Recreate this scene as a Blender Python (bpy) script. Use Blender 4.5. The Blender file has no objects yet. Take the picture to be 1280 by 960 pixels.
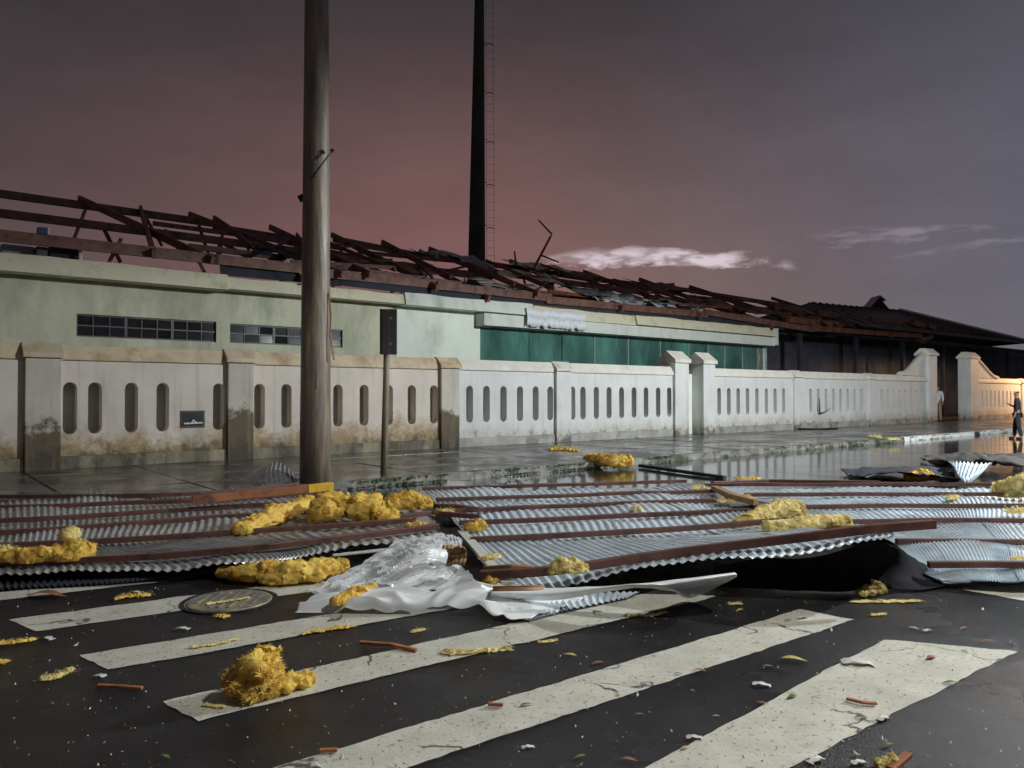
import bpy, bmesh, math, random
from mathutils import Vector, Matrix, noise as mnoise

random.seed(7)
SC = bpy.context.scene
COL = SC.collection
PI = math.pi

# ------------------------------------------------------------------ camera
F = 950.0            # focal length in pixels of a 1280 px wide frame
EYE = 1.5
PITCH = math.atan(13 / F)
cam_d = bpy.data.cameras.new('camera')
cam = bpy.data.objects.new('camera', cam_d)
COL.objects.link(cam)
cam_d.sensor_fit = 'HORIZONTAL'
cam_d.sensor_width = 36
cam_d.lens = 36 * F / 1280
cam_d.clip_start = 0.05
cam_d.clip_end = 3000
cam.location = (0, 0, EYE)
cam.rotation_euler = (PI / 2 + PITCH, 0, 0)
SC.camera = cam

# ------------------------------------------------------------------ world
SUN_EL, SUN_AZ = math.radians(4), math.radians(12)   # afterglow behind the cloud break
world = bpy.data.worlds.new('World')
SC.world = world
world.use_nodes = True
nt = world.node_tree
nt.nodes.clear()
def wn(t, **k):
    n = nt.nodes.new(t)
    for a, b in k.items():
        setattr(n, a, b)
    return n
def wl(a, b):
    nt.links.new(a, b)
def wmath(op, a, b=None, c=None, clamp=False):
    n = wn('ShaderNodeMath', operation=op, use_clamp=clamp)
    for i, x in enumerate((a, b, c)):
        if x is None:
            continue
        if isinstance(x, (int, float)):
            n.inputs[i].default_value = x
        else:
            wl(x, n.inputs[i])
    return n.outputs[0]
def wmix(f, a, b):
    n = wn('ShaderNodeMix', data_type='RGBA')
    if isinstance(f, (int, float)):
        n.inputs[0].default_value = f
    else:
        wl(f, n.inputs[0])
    for i, x in ((6, a), (7, b)):
        if isinstance(x, tuple):
            n.inputs[i].default_value = (*x, 1)
        else:
            wl(x, n.inputs[i])
    return n.outputs[2]
def wstep(x, a, b):
    n = wn('ShaderNodeMapRange', interpolation_type='SMOOTHSTEP')
    wl(x, n.inputs[0])
    n.inputs[1].default_value = a
    n.inputs[2].default_value = b
    return n.outputs[0]
tc = wn('ShaderNodeTexCoord')
sep = wn('ShaderNodeSeparateXYZ')
wl(tc.outputs['Generated'], sep.inputs[0])
X, Y, Z = sep.outputs
# broad overcast: dark violet grey overhead, reddish town glow low ahead, bluer to the right
zc = wmath('MAXIMUM', Z, 0.0)
gx = wmath('MULTIPLY', wmath('ADD', X, 0.06), 1.9)
gy = wmath('MULTIPLY', wmath('SUBTRACT', zc, 0.15), 3.8)
gd = wmath('SQRT', wmath('ADD', wmath('MULTIPLY', gx, gx), wmath('MULTIPLY', gy, gy)))
glow = wmath('MULTIPLY', wmath('SUBTRACT', 1.0, wstep(gd, 0.0, 1.35)), wstep(Y, 0.0, 0.6))
low = wmath('SUBTRACT', 1.0, wstep(zc, 0.0, 0.55))
cl = wn('ShaderNodeTexNoise')
mp = wn('ShaderNodeMapping')
mp.inputs['Scale'].default_value = (1.0, 1.0, 3.2)
wl(tc.outputs['Generated'], mp.inputs[0])
wl(mp.outputs[0], cl.inputs['Vector'])
cl.inputs['Scale'].default_value = 4.5
cl.inputs['Detail'].default_value = 7
cl.inputs['Roughness'].default_value = 0.6
base = wmix(low, (0.034, 0.029, 0.033), (0.066, 0.050, 0.055))
base = wmix(wmath('MULTIPLY', wstep(X, 0.05, 0.55), wstep(zc, 0.75, 0.0)), base, (0.108, 0.108, 0.142))
gcol = wmix(wstep(X, -0.08, 0.32), (0.172, 0.083, 0.083), (0.148, 0.099, 0.111))
base = wmix(wmath('MULTIPLY', glow, 0.95), base, gcol)
cf = wmath('ADD', 0.75, wmath('MULTIPLY', cl.outputs['Fac'], 0.50))
vm = wn('ShaderNodeVectorMath', operation='SCALE')
wl(base, vm.inputs[0])
wl(cf, vm.inputs['Scale'])
# ragged break in the cloud with the last light behind it
az = wmath('DIVIDE', X, wmath('MAXIMUM', Y, 0.05))
el = wmath('DIVIDE', Z, wmath('MAXIMUM', Y, 0.05))
cn = wn('ShaderNodeTexNoise')
mp2 = wn('ShaderNodeMapping')
mp2.inputs['Scale'].default_value = (9.0, 9.0, 24.0)
wl(tc.outputs['Generated'], mp2.inputs[0])
wl(mp2.outputs[0], cn.inputs['Vector'])
cn.inputs['Scale'].default_value = 1.0
cn.inputs['Detail'].default_value = 8
cn.inputs['Roughness'].default_value = 0.62
nz = wmath('SUBTRACT', cn.outputs['Fac'], 0.5)
def streak(a0, e0, wa, we, tilt, amp, off=0.0):
    da = wmath('SUBTRACT', az, a0)
    e1 = wmath('SUBTRACT', wmath('SUBTRACT', el, e0), wmath('MULTIPLY', da, tilt))
    e1 = wmath('ADD', e1, wmath('MULTIPLY', nz, amp))
    qa = wmath('DIVIDE', da, wa)
    qe = wmath('DIVIDE', e1, we)
    q = wmath('ADD', wmath('MULTIPLY', qa, qa), wmath('MULTIPLY', qe, qe))
    q = wmath('ADD', q, wmath('MULTIPLY', nz, -4.0))
    return wmath('MULTIPLY', wmath('SUBTRACT', 1.0, wstep(q, 0.15, 1.15)), wstep(Y, 0.1, 0.4))
s1 = streak(0.225, 0.179, 0.150, 0.0135, -0.05, 0.07)
s2 = streak(0.50, 0.212, 0.14, 0.012, 0.06, 0.05)
s3 = streak(0.62, 0.196, 0.15, 0.008, 0.16, 0.04)
hn = wn('ShaderNodeTexNoise')
mp3 = wn('ShaderNodeMapping')
mp3.inputs['Scale'].default_value = (6.0, 6.0, 24.0)
wl(tc.outputs['Generated'], mp3.inputs[0])
wl(mp3.outputs[0], hn.inputs['Vector'])
hn.inputs['Detail'].default_value = 6
hn.inputs['Roughness'].default_value = 0.5
s1 = wmath('MULTIPLY', s1, wmath('ADD', 0.3, wmath('MULTIPLY', 0.7, wstep(hn.outputs['Fac'], 0.36, 0.60))))
s2 = wmath('MULTIPLY', s2, wstep(hn.outputs['Fac'], 0.35, 0.7))
s3 = wmath('MULTIPLY', s3, wstep(hn.outputs['Fac'], 0.35, 0.7))
sk = wmix(wmath('MULTIPLY', s1, 0.9), vm.outputs[0], (0.60, 0.52, 0.58))
sk = wmix(wmath('MULTIPLY', s2, 0.45), sk, (0.30, 0.26, 0.32))
sk = wmix(wmath('MULTIPLY', s3, 0.35), sk, (0.30, 0.28, 0.34))
bg = wn('ShaderNodeBackground')
wl(sk, bg.inputs[0])
bg.inputs[1].default_value = 1.0
nish = wn('ShaderNodeTexSky', sky_type='NISHITA')
nish.sun_disc = False
nish.sun_elevation = SUN_EL
nish.sun_rotation = SUN_AZ
bg2 = wn('ShaderNodeBackground')
wl(nish.outputs[0], bg2.inputs[0])
bg2.inputs[1].default_value = 0.0015
add = wn('ShaderNodeAddShader')
wl(bg.outputs[0], add.inputs[0])
wl(bg2.outputs[0], add.inputs[1])
out = wn('ShaderNodeOutputWorld')
wl(add.outputs[0], out.inputs[0])

# ------------------------------------------------------------------ sun (faint dusk)
sd = bpy.data.lights.new('sun', 'SUN')
sd.energy = 0.06
sd.angle = math.radians(12)
sd.color = (1.0, 0.85, 0.85)
sun = bpy.data.objects.new('sun', sd)
COL.objects.link(sun)
sun.rotation_euler = (PI / 2 - SUN_EL, 0, PI - SUN_AZ)

# ------------------------------------------------------------------ exposure
SC.view_settings.view_transform = 'Standard'
SC.view_settings.look = 'None'
SC.view_settings.exposure = 0.2
SC.view_settings.gamma = 1
SC.render.engine = 'CYCLES'
SC.cycles.use_denoising = True
SC.cycles.max_bounces = 5
SC.cycles.transparent_max_bounces = 8
SC.cycles.sample_clamp_indirect = 4

# ------------------------------------------------------------------ coordinates
TH = math.atan((1804 - 640) / F)          # the street runs at this angle to the view
DX = Vector((math.sin(TH), math.cos(TH), 0))
NX = Vector((-math.cos(TH), math.sin(TH), 0))
RZ = math.atan2(DX.y, DX.x)
def W(s, n, z=0.0):
    """street coordinates: s along the wall, n across the street, z up"""
    return DX * s + NX * n + Vector((0, 0, z))
FW = Vector((0, math.cos(PITCH), math.sin(PITCH)))
UP = Vector((0, -math.sin(PITCH), math.cos(PITCH)))
def ray(u, v):
    return Vector(((u - 640) / F, 0, 0)) + UP * ((480 - v) / F) + FW
def P(u, v, h=0.0):
    r = ray(u, v)
    return Vector((0, 0, EYE)) + r * ((h - EYE) / r.z)
def D(u, v, y):
    r = ray(u, v)
    return Vector((0, 0, EYE)) + r * (y / r.y)
def SU(u, n):
    r = ray(u, 493)
    r = Vector((r.x, r.y, 0))
    t = n / r.dot(NX)
    return (r * t).dot(DX)

# ------------------------------------------------------------------ materials
def mat(name, base, rough=0.6, metal=0.0, var=0.25, scale=3.0, bump=0.0, bscale=30.0, rvar=0.0, col2=None, m2=(0.5, 0.65), spec=None, stretch=(1, 1, 1), extra=None, coat=0.0, alpha=None):
    m = bpy.data.materials.new(name)
    m.use_nodes = True
    t = m.node_tree
    b = t.nodes['Principled BSDF']
    g = t.nodes.new('ShaderNodeNewGeometry')
    mpn = t.nodes.new('ShaderNodeMapping')
    mpn.inputs['Scale'].default_value = stretch
    t.links.new(g.outputs['Position'], mpn.inputs[0])
    def noise(sc, det=6, ro=0.6):
        n = t.nodes.new('ShaderNodeTexNoise')
        t.links.new(mpn.outputs[0], n.inputs['Vector'])
        n.inputs['Scale'].default_value = sc
        n.inputs['Detail'].default_value = det
        n.inputs['Roughness'].default_value = ro
        return n.outputs['Fac']
    n1 = noise(scale)
    mr = t.nodes.new('ShaderNodeMapRange')
    t.links.new(n1, mr.inputs[0])
    mr.inputs[1].default_value = 0.3
    mr.inputs[2].default_value = 0.7
    mx = t.nodes.new('ShaderNodeMix'); mx.data_type = 'RGBA'
    t.links.new(mr.outputs[0], mx.inputs[0])
    mx.inputs[6].default_value = (*[c * (1 - var) for c in base], 1)
    mx.inputs[7].default_value = (*[min(1, c * (1 + var)) for c in base], 1)
    col = mx.outputs[2]
    if col2:
        n2 = noise(scale * 0.63 + 0.37, 8, 0.68)
        m3 = t.nodes.new('ShaderNodeMapRange')
        t.links.new(n2, m3.inputs[0])
        m3.inputs[1].default_value, m3.inputs[2].default_value = m2
        mx2 = t.nodes.new('ShaderNodeMix'); mx2.data_type = 'RGBA'
        t.links.new(m3.outputs[0], mx2.inputs[0])
        t.links.new(col, mx2.inputs[6])
        mx2.inputs[7].default_value = (*col2, 1)
        col = mx2.outputs[2]
    if extra:
        col = extra(t, g, noise, col)
    t.links.new(col, b.inputs['Base Color'])
    b.inputs['Roughness'].default_value = rough
    b.inputs['Metallic'].default_value = metal
    if spec is not None:
        b.inputs['Specular IOR Level'].default_value = spec
    if coat:
        b.inputs['Coat Weight'].default_value = coat
        b.inputs['Coat Roughness'].default_value = 0.12
    if alpha is not None:
        b.inputs['Alpha'].default_value = alpha
    if rvar:
        n4 = noise(scale * 0.4 + 0.2, 5)
        m4 = t.nodes.new('ShaderNodeMapRange')
        t.links.new(n4, m4.inputs[0])
        m4.inputs[1].default_value, m4.inputs[2].default_value = 0.35, 0.65
        m4.inputs[3].default_value, m4.inputs[4].default_value = max(0.03, rough - rvar), min(1, rough + rvar)
        t.links.new(m4.outputs[0], b.inputs['Roughness'])
    if bump:
        n5 = noise(bscale, 6, 0.65)
        bp = t.nodes.new('ShaderNodeBump')
        bp.inputs['Strength'].default_value = 1.0
        bp.inputs['Distance'].default_value = bump
        t.links.new(n5, bp.inputs['Height'])
        t.links.new(bp.outputs[0], b.inputs['Normal'])
    return m

def mixer(t, f, a, b):
    mx = t.nodes.new('ShaderNodeMix'); mx.data_type = 'RGBA'
    t.links.new(f, mx.inputs[0])
    for i, x in ((6, a), (7, b)):
        if isinstance(x, tuple):
            mx.inputs[i].default_value = (*x, 1)
        else:
            t.links.new(x, mx.inputs[i])
    return mx.outputs[2]
def mth(t, op, a, b):
    n = t.nodes.new('ShaderNodeMath'); n.operation = op
    for i, x in enumerate((a, b)):
        if isinstance(x, (int, float)):
            n.inputs[i].default_value = x
        else:
            t.links.new(x, n.inputs[i])
    return n.outputs[0]
def rng(t, x, a, b, c=0.0, d=1.0, smooth=True):
    n = t.nodes.new('ShaderNodeMapRange')
    if smooth:
        n.interpolation_type = 'SMOOTHSTEP'
    t.links.new(x, n.inputs[0])
    for i, k in enumerate((a, b, c, d)):
        n.inputs[i + 1].default_value = k
    return n.outputs[0]

def dirt(amount, zlo, zhi, ochre, moss):
    """splash dirt and mould that climbs the foot of a wall in ragged patches, plus faint runs"""
    def fn(t, g, noise, col):
        sp = t.nodes.new('ShaderNodeSeparateXYZ')
        t.links.new(g.outputs['Position'], sp.inputs[0])
        n1 = noise(1.3, 8, 0.7)
        n2 = noise(4.5, 8, 0.72)
        zz = mth(t, 'ADD', sp.outputs[2], mth(t, 'MULTIPLY', mth(t, 'SUBTRACT', n1, 0.5), -1.7 * amount))
        zz = mth(t, 'ADD', zz, mth(t, 'MULTIPLY', mth(t, 'SUBTRACT', n2, 0.5), -0.7))
        col = mixer(t, mth(t, 'MULTIPLY', rng(t, zz, zhi, zlo), 0.85 * amount), col, ochre)
        z2 = mth(t, 'ADD', sp.outputs[2], mth(t, 'MULTIPLY', mth(t, 'SUBTRACT', n2, 0.5), -1.5))
        col = mixer(t, mth(t, 'MULTIPLY', rng(t, z2, 0.55 * amount + 0.12, 0.10), 0.9), col, moss)
        # rain runs
        mp_ = t.nodes.new('ShaderNodeMapping')
        mp_.inputs['Scale'].default_value = (7, 7, 0.5)
        t.links.new(g.outputs['Position'], mp_.inputs[0])
        nn = t.nodes.new('ShaderNodeTexNoise')
        t.links.new(mp_.outputs[0], nn.inputs['Vector'])
        nn.inputs['Scale'].default_value = 1.0
        nn.inputs['Detail'].default_value = 6
        col = mixer(t, mth(t, 'MULTIPLY', rng(t, nn.outputs['Fac'], 0.52, 0.75), 0.38 * amount), col, (0.30, 0.27, 0.20))
        return col
    return fn

def cracks(dark, wear):
    def fn(t, g, noise, col):
        w1 = noise(2.2, 8, 0.7)
        v = t.nodes.new('ShaderNodeTexVoronoi')
        v.feature = 'DISTANCE_TO_EDGE'
        v.inputs['Scale'].default_value = 1.15
        nn = t.nodes.new('ShaderNodeTexNoise')
        t.links.new(g.outputs['Position'], nn.inputs['Vector'])
        nn.inputs['Scale'].default_value = 4.0
        nn.inputs['Detail'].default_value = 5
        va = t.nodes.new('ShaderNodeVectorMath'); va.operation = 'MULTIPLY_ADD'
        t.links.new(nn.outputs['Color'], va.inputs[0])
        va.inputs[1].default_value = (0.45, 0.45, 0.0)
        t.links.new(g.outputs['Position'], va.inputs[2])
        t.links.new(va.outputs[0], v.inputs['Vector'])
        cr = mth(t, 'MULTIPLY', rng(t, v.outputs['Distance'], 0.013, 0.004), rng(t, w1, 0.47, 0.55))
        col = mixer(t, mth(t, 'MULTIPLY', cr, 0.9), col, dark)
        n3 = noise(38, 5, 0.7)
        spk = mth(t, 'MULTIPLY', rng(t, n3, 0.57, 0.66), wear)
        col = mixer(t, spk, col, dark)
        n4 = noise(1.1, 9, 0.75)
        col = mixer(t, mth(t, 'MULTIPLY', rng(t, n4, 0.60, 0.72), 0.75), col, (0.13, 0.12, 0.11))
        return col
    return fn

def rust_spots(th):
    def fn(t, g, noise, col):
        n = noise(3.7, 9, 0.75)
        return mixer(t, mth(t, 'MULTIPLY', rng(t, n, th, th + 0.09), 0.7), col, (0.20, 0.115, 0.06))
    return fn
MAT = dict(
    asphalt=mat('asphalt', (0.023, 0.022, 0.024), 0.30, var=0.35, scale=1.2, bump=0.006, bscale=120, rvar=0.14, col2=(0.016, 0.015, 0.017), m2=(0.45, 0.6), spec=0.35),
    water=mat('water', (0.020, 0.020, 0.022), 0.07, var=0.2, scale=2, bump=0.0015, bscale=5.5, rvar=0.05, spec=0.55, stretch=(1, 1, 1)),
    earth=mat('earth', (0.05, 0.045, 0.035), 0.9, var=0.4, bump=0.01),
    slab=mat('wet_concrete', (0.11, 0.105, 0.10), 0.25, var=0.35, scale=1.6, bump=0.002, bscale=22, rvar=0.16, col2=(0.05, 0.048, 0.045), m2=(0.45, 0.62)),
    kerb=mat('kerb_concrete', (0.20, 0.19, 0.17), 0.4, var=0.35, scale=4, bump=0.004, bscale=30, rvar=0.2, col2=(0.06, 0.07, 0.04), m2=(0.48, 0.6)),
    stripe=mat('worn_road_paint', (0.50, 0.485, 0.42), 0.5, var=0.14, scale=5, bump=0.0025, bscale=70, rvar=0.12, extra=cracks((0.035, 0.033, 0.033), 0.75)),
    wall_old_warm=mat('dirty_wall_warm_lit', (0.70, 0.62, 0.54), 0.75, var=0.10, scale=1.5, bump=0.006, bscale=9, extra=dirt(1.0, 0.45, 1.0, (0.34, 0.22, 0.085), (0.04, 0.032, 0.02))),  # real dirt at the foot; base tinted for weak warm light from the left
    wall_new=mat('white_wall_paint', (0.64, 0.64, 0.62), 0.7, var=0.08, scale=1.5, bump=0.005, bscale=9, extra=dirt(0.62, 0.30, 0.80, (0.36, 0.31, 0.22), (0.10, 0.09, 0.075))),
    pillar_old=mat('grimy_pillar_paint', (0.55, 0.50, 0.43), 0.75, var=0.12, scale=1.8, bump=0.006, bscale=9, extra=dirt(1.25, 0.85, 1.15, (0.13, 0.095, 0.055), (0.045, 0.038, 0.025))),
    plinth=mat('mouldy_plinth', (0.24, 0.21, 0.14), 0.7, var=0.4, scale=2.2, bump=0.008, bscale=14, col2=(0.05, 0.042, 0.032), m2=(0.42, 0.6), stretch=(1, 1, 0.45)),
    plinth_new=mat('grey_plinth', (0.34, 0.33, 0.30), 0.7, var=0.3, scale=2.2, bump=0.006, bscale=14, col2=(0.14, 0.13, 0.12), m2=(0.5, 0.65)),
    coping=mat('cream_coping', (0.64, 0.52, 0.36), 0.75, var=0.14, scale=2.5, bump=0.006, bscale=14, col2=(0.40, 0.26, 0.12), m2=(0.48, 0.7)),
    coping_new=mat('pale_coping', (0.68, 0.65, 0.57), 0.75, var=0.1, scale=2.5, bump=0.005, bscale=14, col2=(0.45, 0.40, 0.30), m2=(0.58, 0.75)),
    kerb_glare=mat('kerb_glare_white', (0.72, 0.72, 0.70), 0.35, var=0.15, scale=4, bump=0.003, col2=(0.3, 0.3, 0.27), m2=(0.58, 0.7)),  # white tone paints in glare along the wet kerb
    glare_strip=mat('glare_strip_white', (0.93, 0.96, 1.0), 0.45, var=0.02, spec=0.8, stretch=(1, 1, .2)),  # pale colour stands in for a bright reflection
    veiled_render=mat('dark_render_with_veil', (0.075, 0.080, 0.108), 0.85, var=0.35, scale=0.7, col2=(0.045, 0.048, 0.062), m2=(0.45, 0.62)),  # blue-grey lift paints in the pale veil over the building
    green_dimmed=mat('grimy_dimmed_olive_render', (0.64, 0.64, 0.47), 0.8, var=0.12, scale=0.8, bump=0.006, bscale=8, col2=(0.40, 0.40, 0.29), m2=(0.46, 0.68), stretch=(1, 1, 0.45)),  # olive grime, also darkened for the weaker light at the left
    gap_shade=mat('gap_shade_black', (0.016, 0.016, 0.020), 0.95, var=0.3, scale=4, bump=0.006, bscale=12, spec=0.08),  # black stands in for deep shade under the propped panel
    slotback=mat('grey_slot_backing', (0.30, 0.30, 0.28), 0.8, var=0.25, scale=2, stretch=(1, 1, .5)),
    green=mat('pale_green_render', (0.82, 0.87, 0.77), 0.75, var=0.10, scale=0.8, bump=0.005, bscale=8, col2=(0.58, 0.59, 0.47), m2=(0.5, 0.7), stretch=(1, 1, 0.5)),
    cream=mat('cream_fascia', (0.74, 0.69, 0.50), 0.75, var=0.14, scale=1.0, bump=0.005, bscale=8, col2=(0.42, 0.39, 0.24), m2=(0.52, 0.68)),
    whitefascia=mat('white_fascia', (0.74, 0.77, 0.69), 0.7, var=0.1, scale=1.0, col2=(0.45, 0.5, 0.42), m2=(0.5, 0.7), stretch=(1, 1, .4)),
    glass_green=mat('green_glass', (0.075, 0.20, 0.16), 0.14, var=0.5, scale=0.9, col2=(0.025, 0.075, 0.066), m2=(0.47, 0.68), stretch=(1, 1, .35), rvar=0.04, spec=0.6, bump=0.003, bscale=1.2),
    glass_dark=mat('dark_window_glass', (0.012, 0.012, 0.014), 0.15, var=0.4, spec=0.5),
    frame=mat('window_frame_metal', (0.085, 0.085, 0.08), 0.5, metal=0.4),
    mull=mat('pale_mullion', (0.42, 0.47, 0.45), 0.4, metal=0.3),
    rust=mat('rusty_steel', (0.22, 0.10, 0.072), 0.6, var=0.35, scale=4, bump=0.003, bscale=30, col2=(0.07, 0.04, 0.034), m2=(0.5, 0.65)),
    rust_orange=mat('orange_rust', (0.30, 0.115, 0.045), 0.65, var=0.4, scale=2.5, bump=0.004, bscale=25, col2=(0.09, 0.04, 0.025), m2=(0.48, 0.62)),
    purlin=mat('red_oxide_purlin', (0.115, 0.048, 0.038), 0.42, var=0.3, scale=5, bump=0.002, bscale=30, rvar=0.12, col2=(0.05, 0.026, 0.023), m2=(0.5, 0.66)),
    zinc=mat('galvanised_sheet', (0.58, 0.68, 0.76), 0.28, metal=0.1, var=0.12, scale=3, rvar=0.10, col2=(0.42, 0.48, 0.52), m2=(0.46, 0.68), extra=rust_spots(0.62)),
    zinc_old=mat('dull_galvanised_sheet', (0.36, 0.37, 0.37), 0.32, metal=0.2, var=0.2, scale=3, rvar=0.12, col2=(0.20, 0.20, 0.19), m2=(0.46, 0.66), extra=rust_spots(0.60)),
    white_sheet=mat('white_coated_sheet', (0.80, 0.84, 0.86), 0.34, metal=0.1, var=0.08, scale=3, rvar=0.1),
    wool=mat('glass_wool', (0.96, 0.66, 0.17), 1.0, var=0.2, scale=9, bump=0.004, bscale=70, col2=(0.82, 0.46, 0.10), m2=(0.46, 0.74), spec=0.1),
    wool_pale=mat('pale_glass_wool', (0.92, 0.74, 0.34), 1.0, var=0.2, scale=9, bump=0.004, bscale=70, col2=(0.42, 0.30, 0.10), m2=(0.5, 0.72), spec=0.1),
    film=mat('clear_plastic_film', (0.80, 0.83, 0.86), 0.07, var=0.1, bump=0.008, bscale=20, alpha=0.55, spec=0.8),
    card=mat('brown_card', (0.30, 0.17, 0.08), 0.7, var=0.35, scale=8, bump=0.004),
    wood=mat('splintered_wood', (0.33, 0.12, 0.05), 0.6, var=0.4, scale=14, bump=0.003, bscale=60),
    pole=mat('pole_concrete', (0.235, 0.18, 0.13), 0.40, var=0.45, scale=9, bump=0.008, bscale=30, rvar=0.14, stretch=(1, 1, 0.12), col2=(0.12, 0.10, 0.08), m2=(0.45, 0.62)),
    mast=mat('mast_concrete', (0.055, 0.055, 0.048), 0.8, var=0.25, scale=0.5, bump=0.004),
    post=mat('post_wood', (0.22, 0.19, 0.13), 0.6, var=0.3, scale=10, stretch=(1, 1, 0.2), bump=0.003),
    signback=mat('sign_back_paint', (0.022, 0.022, 0.022), 0.5, var=0.2),
    black=mat('black_iron', (0.015, 0.015, 0.017), 0.5, var=0.2),
    iron=mat('cast_iron', (0.17, 0.165, 0.145), 0.5, metal=0.1, var=0.4, scale=12, bump=0.003, bscale=60, col2=(0.30, 0.26, 0.14), m2=(0.5, 0.62)),
    void=mat('near_black_render', (0.030, 0.033, 0.044), 0.85, var=0.5, scale=0.7, col2=(0.05, 0.052, 0.065), m2=(0.6, 0.75)),  # near-black tone with random lighter mottling
    rooftile=mat('old_roof_cladding', (0.07, 0.065, 0.06), 0.7, var=0.35, scale=1.2, bump=0.02, bscale=8, col2=(0.14, 0.13, 0.10), m2=(0.52, 0.7)),
    grass=mat('weeds', (0.055, 0.10, 0.025), 0.7, var=0.5, scale=6),
    leaf_green=mat('green_leaf', (0.09, 0.15, 0.03), 0.5, var=0.4, scale=20),
    leaf_brown=mat('brown_leaf', (0.22, 0.09, 0.035), 0.6, var=0.4, scale=20),
    leaf_yellow=mat('straw_litter', (0.42, 0.33, 0.10), 0.8, var=0.35, scale=30),
    paper=mat('pale_scrap', (0.5, 0.5, 0.46), 0.6, var=0.2, scale=15),
    yellow=mat('yellow_paint', (0.68, 0.40, 0.03), 0.5, var=0.2, scale=12),
    blue=mat('blue_plastic', (0.03, 0.07, 0.20), 0.5),
    pipe=mat('white_pipe', (0.70, 0.70, 0.66), 0.4),
    skin=mat('skin', (0.30, 0.17, 0.11), 0.55, var=0.1),
    cloth_white=mat('pale_shirt_cloth', (0.58, 0.60, 0.64), 0.9, var=0.08, scale=10),
    cloth_dark=mat('dark_cloth', (0.022, 0.024, 0.032), 0.9, var=0.2, scale=10),
    cloth_tan=mat('tan_cloth', (0.30, 0.21, 0.15), 0.9, var=0.12, scale=10),
    hair=mat('dark_hair', (0.012, 0.01, 0.009), 0.6),
    galv=mat('lamp_post_metal', (0.25, 0.26, 0.27), 0.45, metal=0.7),
)
for k_ in ('wool', 'wool_pale'):       # loose fibre lets some light through
    t_ = MAT[k_].node_tree
    b_ = t_.nodes['Principled BSDF']
    tr = t_.nodes.new('ShaderNodeBsdfTranslucent')
    t_.links.new(b_.inputs['Base Color'].links[0].from_socket, tr.inputs['Color'])
    mxs = t_.nodes.new('ShaderNodeMixShader')
    mxs.inputs[0].default_value = 0.3
    t_.links.new(b_.outputs[0], mxs.inputs[1]); t_.links.new(tr.outputs[0], mxs.inputs[2])
    t_.links.new(mxs.outputs[0], t_.nodes['Material Output'].inputs['Surface'])
def emat(name, col, st):
    m = bpy.data.materials.new(name)
    m.use_nodes = True
    b = m.node_tree.nodes['Principled BSDF']
    b.inputs['Emission Color'].default_value = (*col, 1)
    b.inputs['Emission Strength'].default_value = st
    return m
MAT['lens_white'] = emat('lit_lamp_lens', (0.93, 1.0, 0.96), 30)
MAT['lens_warm'] = emat('lit_warm_lens', (1.0, 0.6, 0.3), 25)

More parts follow.
